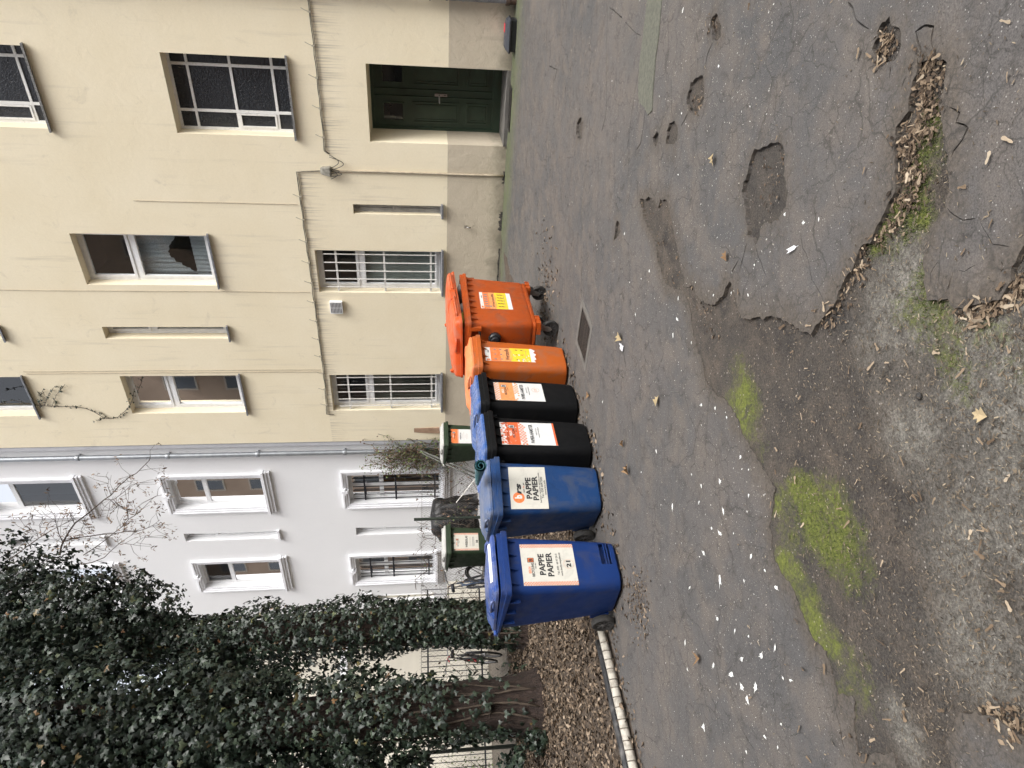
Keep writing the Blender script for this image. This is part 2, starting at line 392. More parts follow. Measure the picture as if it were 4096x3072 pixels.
def inside(pts, poly):
    """even-odd test, only for points within the polygon's bounds"""
    k = id(poly)
    if k not in _pc:
        P = np.array(poly); Q = np.roll(P, 1, 0); _pc[k] = (poly, P, Q, P.min(0), P.max(0))
    _, P, Q, lo, hi = _pc[k]; r = np.zeros(len(pts), bool)
    m = np.where((pts[:, 0] >= lo[0]) & (pts[:, 0] <= hi[0]) & (pts[:, 1] >= lo[1]) & (pts[:, 1] <= hi[1]))[0]
    for c in range(0, len(m), 2000):
        w = m[c:c+2000]; x, y = pts[w, 0][:, None], pts[w, 1][:, None]
        cr_ = (P[:, 1] > y) != (Q[:, 1] > y); den = Q[:, 1]-P[:, 1]; den = np.where(np.abs(den) < 1e-12, 1e-12, den)
        r[w] = ((cr_ & (x < (Q[:, 0]-P[:, 0])*(y-P[:, 1])/den+P[:, 0])).sum(1) % 2).astype(bool)
    return r
def sheet(name, outer, holes, zoff, mat, grid=.3, depth=.035, und=.0, extra=None):
    """a flat layer with cut-out holes and real edges"""
    polys = [outer]+holes; vs, es = [], []
    for p in polys:
        o = len(vs); vs += [Vector(q) for q in p]; es += [(o+i, o+(i+1) % len(p)) for i in range(len(p))]
    A = np.array(outer); lo, hi = A.min(0), A.max(0)
    gx = np.arange(lo[0], hi[0], grid); gy = np.arange(lo[1], hi[1], grid)
    gg = np.array([(x+RNG.uniform(-.05, .05), y+RNG.uniform(-.05, .05)) for x in gx for y in gy])
    gg = gg[inside(gg, outer)]
    if extra is not None: gg = np.concatenate([gg, extra])
    vs += [Vector(q) for q in gg]
    v2, e2, f2, _, _, _ = delaunay_2d_cdt(vs, es, [], 0, 1e-5)
    V = np.array([(p.x, p.y) for p in v2]); F = np.array([f for f in f2 if len(f) == 3])
    cen = V[F].mean(1); ok = inside(cen, outer)
    for h in holes: ok &= ~inside(cen, h)
    F = F[ok]
    Z = np.array([gz(x, y)+zoff+und*fbm(x*.8, y*.8, 2) for x, y in V])
    mb = MB(); mb.v = [(x, y, z) for (x, y), z in zip(V, Z)]
    cnt = {}
    for t in F:
        t = tuple(int(i) for i in t)
        ar = (V[t[1]]-V[t[0]])[0]*(V[t[2]]-V[t[0]])[1]-(V[t[1]]-V[t[0]])[1]*(V[t[2]]-V[t[0]])[0]
        if ar < 0: t = t[::-1]
        mb.f.append(t)
        for a, b in ((t[0], t[1]), (t[1], t[2]), (t[2], t[0])): cnt[(a, b)] = 1
    low = {}
    for (a, b) in [e for e in cnt if (e[1], e[0]) not in cnt]:
        for i in (a, b):
            if i not in low:
                x, y, z = mb.v[i]; low[i] = len(mb.v); mb.v.append((x, y, z-depth))
        mb.f.append((b, a, low[a], low[b]))
    return mb.build(name, mat, fix=False)

# outermost terrain sheet
mb = MB(); n = 40
for i in range(n+1):
    for j in range(n+1):
        x, y = -60+120*i/n, -50+120*j/n
        mb.v.append((x, y, min(gz(x, y), .26)-.12))
for i in range(n):
    for j in range(n): mb.f.append((i*(n+1)+j, (i+1)*(n+1)+j, (i+1)*(n+1)+j+1, i*(n+1)+j+1))
struct(mb.build('ground', pm('bare_soil', (.10, .085, .065), (.14, .12, .095), 3, .95, .4, 40)))

# worn base course that shows where the asphalt has gone
MOSS = [((3190,1960),.10,.9),((3240,2060),.16,1.0),((3330,2120),.17,1.0),((3380,2250),.13,.8),((3230,2420),.10,.95),((3270,2520),.09,.85),((3400,2700),.14,.6),((2960,1620),.16,.9),((2935,1500),.14,.6),
        ((3530,860),.07,1.0),((3500,950),.07,1.0),((3680,650),.09,.85),((3690,1100),.05,.95),((3720,1180),.04,.8),((3760,1320),.14,.75),((3900,1330),.12,.5),((3860,1450),.16,.45),((4000,1500),.14,.4),((3150,2120),.13,.6),((3330,2600),.10,.6),
        ((3640,760),.06,.7),((3700,480),.05,.8),((3690,560),.06,.85),((3650,860),.07,.8),((3600,930),.07,.6),((3130,2260),.10,.75),((3180,2330),.09,.85),((3040,1780),.10,.45),((3110,2010),.09,.7),((3290,2180),.12,.9),((2990,1700),.10,.6),((3360,2780),.09,.6),((3560,1000),.08,.5),((3380,2850),.10,.5),((3980,2350),.1,.35),((3300,2380),.09,.4),((3450,2200),.12,.35),((3560,1230),.12,.4),((3640,1250),.12,.45),((3700,1420),.15,.4)]
PALE = [((3600,1200),.22,.9),((3640,1060),.10,.8),((3530,1330),.16,.7),((3600,1730),.10,.9),((3660,1790),.12,.9),((3950,1450),.22,.9),((4020,1700),.22,.8),((4000,2050),.28,.8),((3850,2200),.22,.6),((3900,2550),.24,.7),((3750,2500),.15,.5),((3560,2850),.06,.9),((3600,2920),.06,.9),((3640,3000),.06,.9),((3500,1550),.12,.4),((3820,1900),.2,.7)]
def blobs(lst):
    return [(G(*p).x, G(*p).y, r*1.25, a) for p, r, a in lst]
BM, BP = blobs(MOSS), blobs(PALE)
def field(B, x, y, sd):
    v = 0.0
    for bx, by, r, a in B:
        d2 = (x-bx)**2+(y-by)**2
        if d2 < 9*r*r: v = max(v, a*math.exp(-d2/(r*r)*.9))
    if v <= .02: return 0.0
    return max(0, min(1, (v+.55*fbm(x*5, y*5, sd)*v-.22)*1.6))
LEFT = np.array([tuple(G(*p)[:2]) for p in D_POLY[43:71]])
LEFT = np.concatenate([LEFT[:-1]+(LEFT[1:]-LEFT[:-1])*t_ for t_ in (0, .25, .5, .75)])
def leftd(x, y): return float(np.sqrt(((LEFT-(x, y))**2).sum(1).min()))
x0, x1, y0, y1, st = -4.2, 4.6, .9, 8.6, .045
nx, ny = int((x1-x0)/st), int((y1-y0)/st)
mb = MB(); am, ap = [], []
for i in range(nx+1):
    for j in range(ny+1):
        x, y = x0+st*i, y0+st*j
        z = gz(x, y)-.021+.008*fbm(x*2.2, y*2.2, 5)+.006*fn(x*12, y*12, 3)+.017*max(0, 1-leftd(x, y)/.22)
        mb.v.append((x, y, min(z, gz(x, y)-.006))); am.append(field(BM, x, y, 11)); ap.append(field(BP, x, y, 21))
for i in range(nx):
    for j in range(ny): mb.f.append((i*(ny+1)+j, (i+1)*(ny+1)+j, (i+1)*(ny+1)+j+1, i*(ny+1)+j+1))
dirt = mb.build('worn_ground', M_DIRT, smooth_=True, fix=False); struct(dirt)
for nm, arr in (('moss', am), ('pale', ap)):
    a = dirt.data.attributes.new(nm, 'FLOAT', 'POINT'); a.data.foreach_set('value', arr)

outer_sd = [(-6, -1.5), (5.38, -1.5), (5.38, 7.9), (10.4, 8.6), (10.4, 11.885), (-6, 11.885)]
OUTER = ragged([xy(s, d) for s, d in outer_sd], .2, .02, 40)
DRAIN = [xy(s, d) for s, d in ((3.47, 5.51), (3.97, 5.51), (3.97, 6.01), (3.47, 6.01))]
ASPH_H = [ragged(gp(h), .016, .020, i*3.1) for i, h in enumerate(HOLES)]+[crack_poly(TP(t, p), w) for t, p, w in CRACKS]+[DRAIN]
ex = []
for i, (px, py) in enumerate(ASPH_H[0][::2]):
    for k in range(3): ex.append((px+RNG.normal(0, .13), py+RNG.normal(0, .13)))
asphalt = struct(sheet('asphalt', OUTER, ASPH_H, 0.0, M_ASPH, .28, .034, .004, np.array(ex)))

# how close each asphalt vertex is to a broken edge
av = np.array([v.co[:2] for v in asphalt.data.vertices]); ev = np.zeros(len(av))
from mathutils.kdtree import KDTree
for hp, amt in [(ASPH_H[0], 1.0)]+[(h, .75) for h in ASPH_H[1:len(HOLES)]]:
    kd = KDTree(len(hp)); [kd.insert((p[0], p[1], 0), i) for i, p in enumerate(hp)]; kd.balance()
    lo_, hi_ = np.min(hp, 0)-.4, np.max(hp, 0)+.4
    for i in np.where((av > lo_).all(1) & (av < hi_).all(1))[0]:
        d = kd.find((av[i][0], av[i][1], 0))[2]; ev[i] = max(ev[i], amt*max(0, 1-d/.22))
a = asphalt.data.attributes.new('edge', 'FLOAT', 'POINT'); a.data.foreach_set('value', ev.astype(np.float32))

# pale green-grey filled trench and the old repair strip
M_PATCH = pm('mossy_repair_asphalt', (.088, .090, .072), (.132, .132, .104), 40, .95, .8, 160, detail=8)
strip = gp(TP(9, [(1180,-420),(1320,-420),(1300,0),(1275,300),(1245,520),(1225,780),(1215,960),(1180,990),(1150,930),(1105,890),(1095,760),(1110,520),(1140,300),(1175,0)]))
def decal(name, poly, dz, mat, parent=None, seed=1.0, step=.03, amp=.006):
    P = ragged(poly, step, amp, seed); c = np.mean(P, 0)
    mb = MB(); k = len(P)
    mb.v = [(x, y, gz(x, y)+dz) for x, y in P]+[(x, y, gz(x, y)-.01) for x, y in P]
    mb.f = [tuple(range(k))]+[(i, i+k, (i+1) % k+k, (i+1) % k) for i in range(k)]
    o = mb.build(name, mat); 
    if parent: o.parent = parent
    return o
struct(decal('repair_strip', strip, .007, M_PATCH, seed=3))
M_CONC = pm('rough_concrete', (.095, .090, .083), (.14, .132, .12), 7, .9, .5, 90)
# drain: concrete surround, frame, bars
dr = empty('drain_grate', (*xy(3.72, 5.76), gz(*xy(3.72, 5.76))), WROT)
tag(dr, 'square cast iron drain grate with slanting bars, sunk in the asphalt before the orange bins', 'drain')
m = MB()
for a in ((-.275, .29, -.28, -.215), (-.27, .28, .215, .285), (-.28, -.215, -.215, .215), (.215, .27, -.215, .215)): m.box(*a, -.05, .003)
m.build('concrete_surround', M_CONC, dr)
M_IRON = pm('dull_iron', (.040, .037, .035), (.075, .068, .062), 20, .6, .3, 120, .6)
m = MB()
for a in ((-.215, .215, -.215, -.195), (-.215, .215, .195, .215), (-.215, -.195, -.195, .195), (.195, .215, -.195, .195)): m.box(*a, -.04, .001)
m.build('frame', M_IRON, dr)
bar = MB().box(-.007, .007, -.195, .195, -.035, -.003)
b0 = None
for i in range(13):
    if b0 is None: b0 = bar.build('bar', M_IRON, dr); o = b0
    else: o = b0.copy(); COL.objects.link(o)
    o.location = (-.18+i*.03, 0, 0)
MB().box(-.195, .195, -.195, .195, -.30, -.29).build('sump', pm('black_sump', (.006, .006, .006)), dr)

# bird droppings: flat splashes that lie on the asphalt
M_DROP = pm('dried_white_dropping', (.58, .58, .56), (.74, .74, .72), 60, .9)
def splat(p, r, rnd, el=1.6, ang=0.0):
    n = 26; P = []; sp = [rnd.random() for _ in range(n)]
    for k in range(n):
        a = 2*pi*k/n; rr = r*(.5+.3*sp[k]+(.7*sp[(k*7) % n] if sp[k] > .82 else 0))
        x, y = cos(a)*rr*el, sin(a)*rr; P.append((p.x+x*cos(ang)-y*sin(ang), p.y+x*sin(ang)+y*cos(ang)))
    return P
DROPS = TP(15, [(1745,770),(1930,470),(1990,960),(2110,960),(2040,1070),(1900,850),(1800,30),(2010,40),(1660,1300),(2190,1390),(1990,720),(2050,520),(2160,690),(1780,370),(1520,810),(2030,1520),(1540,100),(1500,575)])
DROPS += TP(13, [(1640,880),(1555,780),(2050,960),(2070,1490),(1660,1460),(1760,210),(1800,840),(1250,580),(1120,760),(1390,1060),(1980,630),(2190,1610),(1620,1020),(1830,1100),(1730,1250),(1920,1290),(2050,740),(785,155),(1640,180),(1860,290),(1800,1290)])
DROPS += TP(16, [(75,100),(135,880),(200,900),(120,1280),(90,1480),(65,620)])+TP(11, [(1900,870),(1745,890),(2100,630),(1120,750),(1190,680),(1020,780),(550,640),(1590,780),(975,360),(2045,890),(1440,920),(1070,1060),(1395,1240),(1430,1100),(1555,1300),(735,460)])+TP(12, [(310,265),(150,195),(445,240)])
DROPS += TP(9, [(868,700),(1790,570),(1480,90),(1440,1510),(1215,470),(940,1400),(1470,980)])
rd = random.Random(5)
for i, (px, py) in enumerate(DROPS):
    p = G(px, py); big = i < 30
    r = (.007+.017*rd.random()**1.8) if big else (.005+.010*rd.random()**1.6)
    P = splat(p, r, rd, rd.uniform(1.0, 2.4), rd.uniform(0, pi))
    k = len(P); mb = MB(); c = gz(p.x, p.y)+.0045
    mb.v = [(p.x, p.y, c+.002)]+[(x, y, gz(x, y)+.0035) for x, y in P]; mb.f = [(0, 1+j, 1+(j+1) % k) for j in range(k)]
    o = mb.build('bird_dropping', M_DROP, asphalt)

# ------------------------------------------------------------------ small litter on the yard (stuff)
def leafcloud(name, mat, pts, tris, parent=None):
    """pts: (N,k,3) vertex blocks, tris: index list for one block; stores a random number per face"""
    N, k, _ = pts.shape; T = np.array(tris); nt = len(T)
    F = (np.arange(N)[:, None, None]*k+T[None]).reshape(-1, T.shape[1])
    me = bpy.data.meshes.new(name); V = pts.reshape(-1, 3)
    me.vertices.add(len(V)); me.vertices.foreach_set('co', V.astype(np.float32).ravel())
    w = T.shape[1]
    me.loops.add(F.size); me.loops.foreach_set('vertex_index', F.astype(np.int32).ravel())
    me.polygons.add(len(F)); me.polygons.foreach_set('loop_start', np.arange(0, F.size, w, dtype=np.int32))
    me.polygons.foreach_set('loop_total', np.full(len(F), w, np.int32))
    me.update(calc_edges=True); me.validate()
    a = me.attributes.new('rnd', 'FLOAT', 'FACE'); r = np.repeat(RNG.random(N), nt)
    if len(a.data) == len(r): a.data.foreach_set('value', r.astype(np.float32))
    me.materials.append(mat); o = bpy.data.objects.new(name, me); COL.objects.link(o)
    if parent: o.parent = parent
    return o
def rotmats(yaw, pitch, roll):
    cy, sy, cp, sp, cr, sr = np.cos(yaw), np.sin(yaw), np.cos(pitch), np.sin(pitch), np.cos(roll), np.sin(roll)
    R = np.empty((len(yaw), 3, 3))
    R[:, 0, 0] = cy*cp; R[:, 0, 1] = cy*sp*sr-sy*cr; R[:, 0, 2] = cy*sp*cr+sy*sr
    R[:, 1, 0] = sy*cp; R[:, 1, 1] = sy*sp*sr+cy*cr; R[:, 1, 2] = sy*sp*cr-cy*sr
    R[:, 2, 0] = -sp; R[:, 2, 1] = cp*sr; R[:, 2, 2] = cp*cr
    return R
def leafmat(name, ramp, rough=.8, spec=.3, transl=0.0, obj=True):
    t = NT(name); f = t.attr('rnd')
    if obj:
        oi = t.n.new('ShaderNodeObjectInfo'); f = t.math('FRACT', t.math('ADD', f, oi.outputs['Random']))
    c = t.ramp(f, ramp); c = t.mix(t.ramp(t.noise(55, 4), [(.3, 0.0), (.7, 1.0)]), t.mix(1.0, c, (.78, .78, .78, 1), 'MULTIPLY'), t.mix(1.0, c, (1.15, 1.15, 1.15, 1), 'MULTIPLY'))
    t.col(c); t.rough(rough); t.b.inputs['Specular IOR Level'].default_value = spec
    return t.m
M_FLECK = leafmat('pale_flecks', [(0, (.15, .125, .09, 1)), (.5, (.30, .27, .23, 1)), (.8, (.46, .44, .41, 1)), (1, (.62, .61, .59, 1))])
M_CRUMB = leafmat('leaf_crumbs', [(0, (.035, .028, .022, 1)), (.5, (.11, .085, .06, 1)), (.85, (.19, .15, .105, 1)), (1, (.34, .28, .20, 1))])
def scatter_px(n, x0, x1, y0, y1, accept=None, dens=None):
    out = []
    while len(out) < n:
        px, py = random.uniform(x0, x1), random.uniform(y0, y1); p = G(px, py)
        if accept and not accept(p, px, py): continue
        out.append(p)
    return out
def flecks(name, mat, P, lmin, lmax, asp, dz):
    N = len(P); P = np.array([tuple(p) for p in P]); L = RNG.uniform(lmin, lmax, N); A = RNG.uniform(*asp, N)
    q = np.array([(-.5, -.35, 0), (.1, -.5, .05), (.5, 0, .1), (.05, .5, .05), (-.5, .3, 0)])
    B = np.repeat(q[None], N, 0)*np.stack([L, L*A, L], 1)[:, None]
    R = rotmats(RNG.uniform(0, 6.28, N), RNG.normal(0, .18, N), RNG.normal(0, .18, N))
    V = np.einsum('nij,nkj->nki', R, B)+P[:, None]+np.array([0, 0, dz])
    V[:, :, 2] = np.maximum(V[:, :, 2], P[:, None, 2]+.0035)
    return leafcloud(name, mat, V, [(0, 1, 2, 3, 4)])
def in_yard(p, px, py):
    s, d = sdn(p.x, p.y); return s < 5.2
def hole_z(p):
    q = np.array([[p.x, p.y]])
    for h in ASPH_H[:len(HOLES)]:
        if inside(q, h)[0]: return -.013
    return .004
pa = scatter_px(3000, 2080, 3100, 0, 3072, lambda p, a, b: in_yard(p, a, b) and hole_z(p) > 0)

Dw = gp(D_POLY)
stuff(flecks('pale_grit', M_FLECK, pa, .003, .012, (.25, .7), .004))
pb = scatter_px(2600, 2750, 4096, 0, 3072, in_yard)
pb2 = [p for p in scatter_px(15000, 2750, 4096, 200, 3072, in_yard)]
ins = inside(np.array([(p.x, p.y) for p in pb2]), ASPH_H[0]); pb2 = [Vector((p.x, p.y, p.z-.016)) for p, k in zip(pb2, ins) if k]
stuff(flecks('leaf_crumbs', M_CRUMB, pb[:1500]+pb2, .004, .018, (.10, .35), .004))
# moss tufts
tu = []
while len(tu) < 5200:
    bx, by, r, a = random.choice(BM); x = random.gauss(bx, r*.75); y = random.gauss(by, r*.75)
    if field(BM, x, y, 11) > random.uniform(.25, .8) and inside(np.array([[x, y]]), ASPH_H[0])[0]: tu.append((x, y, gz(x, y)-.020))
P = np.array(tu); N = len(P); L = RNG.uniform(.005, .013, N)
q = np.array([(-.12, 0, 0), (.12, 0, 0), (.25, .1, 1.0), (0, -.12, 0), (0, .12, 0), (-.25, .15, .9)])
V = np.einsum('nij,nkj->nki', rotmats(RNG.uniform(0, 6.28, N), RNG.normal(0, .5, N), RNG.normal(0, .5, N)), np.repeat(q[None], N, 0)*L[:, None, None])+P[:, None]
stuff(leafcloud('moss', leafmat('moss_green', [(0, (.040, .060, .016, 1)), (.6, (.105, .134, .034, 1)), (1, (.175, .195, .062, 1))]), V, [(0, 1, 2), (3, 4, 5)]))
# ================================================================== BUILDINGS
def mat_render(name, base, dark, pale, grime, streak=.35, bump=.28, kind=0):
    t = NT(name); X, Y_, Z = t.sep()
    c = t.mix(t.ramp(t.noise(.9, 5, .6, .3), [(.35, 0.0), (.68, 1.0)]), base, pale)
    c = t.mix(t.ramp(t.noise(2.6, 7, .7, .8), [(.60, 0.0), (.74, grime)]), c, dark)
    # rain streaks: stretched along z
    st = t.noise(9, 4, .6, 0, t.mapv((1, 1, .06)))
    c = t.mix(t.math('MULTIPLY', t.ramp(st, [(.55, 0.0), (.75, streak)]), t.ramp(t.noise(.7, 3), [(.42, 0.0), (.62, 1.0)])), c, dark)
    if kind == 1:   # soot washed down from the cable run
        zc = t.math('SUBTRACT', 3.80, Z); m1 = t.math('MULTIPLY', t.ramp(zc, [(.0, 0.0), (.02, 1.0), (.42, 0.0)]), t.math('GREATER_THAN', X, 4.3))
        zc2 = t.math('SUBTRACT', 3.33, Z); m2 = t.math('MULTIPLY', t.ramp(zc2, [(.0, 0.0), (.02, 1.0), (.5, 0.0)]), t.math('LESS_THAN', X, 4.0))
        sk = t.ramp(t.noise(38, 3, .6, 0, t.mapv((1, 1, .03))), [(.48, 0.0), (.66, .75)])
        c = t.mix(t.math('MULTIPLY', t.math('MAXIMUM', m1, m2), sk), c, (.26, .235, .20, 1))
    if kind == 2:   # damp and algae at the foot of the plinth
        ft = t.math('ADD', Z, t.math('MULTIPLY', t.noise(3.2, 5, .7), .55))
        c = t.mix(t.ramp(ft, [(.45, .8), (.75, 0.0)]), c, (.145, .135, .10, 1))
    # hairline flaws in the render
    fl = t.ramp(t.voro(.9, 'DISTANCE_TO_EDGE', t.noise(2.2, 5, .7, 1.0, None, 'Color')), [(0.0, .22), (.012, 0.0)])
    c = t.mix(t.math('MULTIPLY', fl, t.ramp(t.noise(1.7, 4), [(.56, 0.0), (.66, 1.0)])), c, tuple(x*.4 for x in dark[:3])+(1,))
    c = t.mix(t.ramp(t.noise(28, 5, .7), [(.3, 0.0), (.72, .16)]), c, dark)
    t.col(c); t.rough(.9); t.b.inputs['Specular IOR Level'].default_value = .25
    t.bump(t.noise(5, 6, .65, .6), bump, .02)
    return t.m
M_YEL = mat_render('cream_render', (.825, .738, .545, 1), (.54, .485, .375, 1), (.865, .785, .600, 1), .46, .6, .22, 1)
M_PLI = mat_render('plinth_render', (.505, .445, .345, 1), (.28, .245, .195, 1), (.56, .495, .39, 1), .65, .35, .6, 2)
M_WHI = mat_render('white_render', (.82, .828, .842, 1), (.66, .668, .685, 1), (.845, .852, .865, 1), .16, .14, .15)
M_WTRIM = pm('white_trim', (.82, .83, .86), (.76, .77, .80), 6, .6, .08, 60)
M_UPVC = pm('white_plastic_frame', (.82, .83, .84), (.74, .75, .76), 9, .4, .03, 40)
M_OLDW = pm('flaking_white_paint', (.80, .80, .78), (.58, .57, .54), 26, .7, .4, 80, lo=.55, hi=.8)
M_ZINC = pm('weathered_zinc', (.20, .21, .23), (.32, .33, .35), 14, .5, .15, 60, .6)
M_GLASS = glassmat('window_glass')
M_ROOM = pm('dim_room', (.09, .085, .085), (.06, .055, .055), 1.2, .9)
M_ROOMB = pm('brown_room', (.11, .075, .06), (.08, .055, .045), 1.2, .9)
def mat_frost():
    t = NT('ornamental_glass'); t.b.inputs['Base Color'].default_value = (.022, .025, .030, 1); t.rough(.22); t.b.inputs['Specular IOR Level'].default_value = .55
    t.bump(t.noise(32, 3, .55, .8), .8, .015); return t.m
M_FROST = mat_frost()
M_GDOOR = pm('dark_green_paint', (.030, .056, .036), (.022, .042, .027), 7, .38, .10, 90)
M_BARW = pm('rusting_white_bar', (.62, .61, .58), (.34, .27, .21), 34, .6, .2, 90, lo=.55, hi=.78)
M_BARB = pm('black_iron_bar', (.016, .018, .024), (.028, .03, .036), 20, .45, .1, 90, .3)

def facade(name, s0, s1, z0, z1, openings, mat, parent, y=0.0):
    """wall face with real openings; openings = (s0,s1,z0,z1,reveal)"""
    S = sorted({s0, s1}|{o[0] for o in openings}|{o[1] for o in openings}); Z = sorted({z0, z1}|{o[2] for o in openings}|{o[3] for o in openings})
    S = [v for v in S if s0 <= v <= s1]; Z = [v for v in Z if z0 <= v <= z1]
    mb = MB(); idx = {}
    def vi(s, z, yy):
        k = (round(s, 4), round(z, 4), round(yy, 4))
        if k not in idx: idx[k] = len(mb.v); mb.v.append((s, yy, z))
        return idx[k]
    for i in range(len(S)-1):
        for j in range(len(Z)-1):
            cs, cz = (S[i]+S[i+1])/2, (Z[j]+Z[j+1])/2
            if any(o[0] < cs < o[1] and o[2] < cz < o[3] for o in openings): continue
            mb.f.append((vi(S[i], Z[j], y), vi(S[i], Z[j+1], y), vi(S[i+1], Z[j+1], y), vi(S[i+1], Z[j], y)))
    for a, b, c, d, r in openings:
        c, d = max(c, z0), min(d, z1)
        if c >= d: continue
        for p, q in (((a, c), (a, d)), ((a, d), (b, d)), ((b, d), (b, c)), ((b, c), (a, c))):
            if p[1] == q[1] and p[1] in (z0, z1): continue
            mb.f.append((vi(p[0], p[1], y), vi(q[0], q[1], y), vi(q[0], q[1], y-r), vi(p[0], p[1], y-r)))
    return mb.build(name, mat, parent, fix=True)

def room(parent, s0, s1, z0, z1, y, depth=1.6, mat=None):
    m = MB(); a, b, c, d = s0-.5, s1+.5, z0-.5, z1+.4
    m.add([(a, y, c), (b, y, c), (b, y, d), (a, y, d), (a, y-depth, c), (b, y-depth, c), (b, y-depth, d), (a, y-depth, d)],
          [(4, 5, 6, 7), (0, 4, 7, 3), (1, 2, 6, 5), (0, 1, 5, 4), (3, 7, 6, 2)])
    # inner face of the wall around the opening
    m.add([(a, y, c), (b, y, c), (b, y, d), (a, y, d), (s0, y, z0), (s1, y, z0), (s1, y, z1), (s0, y, z1)], [(0, 1, 5, 4), (1, 2, 6, 5), (2, 3, 7, 6), (3, 0, 4, 7)])
    return m.build('room', mat or M_ROOM, parent)
def ring(m, s0, s1, z0, z1, w, y0, y1):
    m.box(s0, s0+w, y0, y1, z0, z1); m.box(s1-w, s1, y0, y1, z0, z1); m.box(s0+w, s1-w, y0, y1, z0, z0+w); m.box(s0+w, s1-w, y0, y1, z1-w, z1)
def pane(parent, s0, s1, z0, z1, y, mat):
    return MB().add([(s0, y, z0), (s1, y, z0), (s1, y, z1), (s0, y, z1)], [(0, 1, 2, 3)]).build('pane', mat, parent)
def sill(parent, s0, s1, z, r, out=.07, mat=None, th=.03, ext=.045):
    m = MB(); m.prism([(0, 0), (1, 0)], 0, 0) if False else None
    p = [(s0-ext, out, z-th-.015), (s1+ext, out, z-th-.015), (s1+ext, -r, z-.002), (s0-ext, -r, z-.002), (s0-ext, out, z-.015), (s1+ext, out, z-.015), (s1+ext, -r, z+.02), (s0-ext, -r, z+.02)]
    # keep the inner part inside the opening
    m.add([(s0-ext, out, z-th-.015), (s1+ext, out, z-th-.015), (s1+ext, .004, z-th), (s0-ext, .004, z-th), (s0-ext, out, z-.012), (s1+ext, out, z-.012), (s1+ext, .004, z), (s0-ext, .004, z)],
          [(0, 1, 2, 3), (4, 7, 6, 5), (0, 4, 5, 1), (1, 5, 6, 2), (2, 6, 7, 3), (3, 7, 4, 0)])
    m.add([(s0+.002, .004, z), (s1-.002, .004, z), (s1-.002, -r, z+.02), (s0+.002, -r, z+.02)], [(0, 1, 2, 3)])
    return m.build('sill', mat or M_ZINC, parent)
def upvc_window(B, s0, s1, z0, z1, ztr, r=.2, pm_=None, roommat=None, fm=None):
    """plastic window: fixed outer frame, tilting top light, lower casement"""
    m = MB(); y = -r
    ring(m, s0, s1, z0+.02, z1, .05, y-.06, y)
    if ztr: m.box(s0+.05, s1-.05, y-.06, y-.002, ztr-.035, ztr+.035)
    f = m.build('window', fm or M_UPVC, B)
    parts = [(z0+.07, ztr-.035), (ztr+.035, z1-.05)] if ztr else [(z0+.07, z1-.05)]
    for a, b in parts:
        c = MB(); w = min(.05, (s1-s0)*.18); ring(c, s0+.052, s1-.052, a+.002, b-.002, w, y-.05, y+.012); c.build('casement', fm or M_UPVC, f)
        pane(f, s0+.05+w, s1-.05-w, a+w, b-w, y-.025, pm_ or M_GLASS)
    sill(f, s0, s1, z0, r)
    room(f, s0, s1, z0, z1, y-.07, 1.6, roommat)
    return f
def stair_window(B, s0, s1, z0, z1, r=.25):
    y = -r; m = MB(); ring(m, s0, s1, z0, z1, .045, y-.05, y); W, H = s1-s0, z1-z0
    vx = [s0+.20, s1-.31]; hz = [z0+.27, z0+.92, z1-.29]
    for v in vx: m.box(v-.022, v+.022, y-.045, y-.001, z0+.045, z1-.045)
    xs = [s0+.045]+[q for v in vx for q in (v-.022, v+.022)]+[s1-.045]
    for h_ in hz:
        for k in range(0, 6, 2): m.box(xs[k], xs[k+1], y-.045, y-.003, h_-.02, h_+.02)
    f = m.build('window', M_OLDW, B)
    zs = [z0+.045]+[q for v in hz for q in (v-.02, v+.02)]+[z1-.045]
    for i in range(0, 6, 2):
        for j in range(0, 8, 2): pane(f, xs[i], xs[i+1], zs[j], zs[j+1], y-.02, M_FROST)
    v = MB(); ring(v, xs[4]+.004, xs[5]-.004, zs[2]+.004, zs[3]-.004, .03, y-.018, y+.008); v.build('vent_light', M_OLDW, f)
    sill(f, s0, s1, z0, r, .07, pm('old_zinc_sill', (.10, .10, .10), (.26, .26, .25), 30, .7, .4, 60))
    return f
def white_bars(B, s0, s1, z0, z1, y=-.06):
    n = 5; W = s1-s0; f = None
    for z in (z0+.20, z0+1.09, z1-.37):
        b = MB().box(s0+.01, s1-.01, y-.012, y+.012, z-.018, z+.018).build('window_grille' if f is None else 'cross_bar', M_BARW, f or B); f = f or b
    for i in range(n):
        s = s0+.10+(W-.2)*i/(n-1); m = MB(); m.tube([(s, y+.02, z0+.10), (s, y+.02, z1-.17), (s, y+.02, z1-.12)], [.011, .011, .002], 6)
        m.build('bar', M_BARW, f)
    return f

YB = on_wall(empty('apartment_building'))
tag(YB, 'cream rendered apartment house with green double door and barred ground floor windows', 'building')
yw = [(2.50, 3.72, 3.80, 5.67, .25), (2.50, 3.72, 7.63, 9.50, .25), (2.52, 3.755, -.2, 2.55, .78), (4.88, 5.06, 1.34, 2.92, .2), (7.49, 7.76, 5.57, 7.89, .2), (7.49, 7.76, 9.73, 12.0, .2),
      (5.79, 6.69, 1.33, 3.69, .2), (8.69, 9.67, 1.33, 3.69, .2), (5.54, 6.56, 5.56, 7.89, .2), (8.68, 9.68, 5.54, 7.88, .2), (8.68, 9.70, 9.74, 12.0, .2), (5.54, 6.56, 9.74, 12.0, .2)]
facade('wall', -5, 10.58, 1.225, 13.5, yw, M_YEL, YB)
facade('plinth', -5, 10.58, -.2, 1.225, [(2.52, 3.755, -.2, 2.55, .78)], M_PLI, YB, .004)
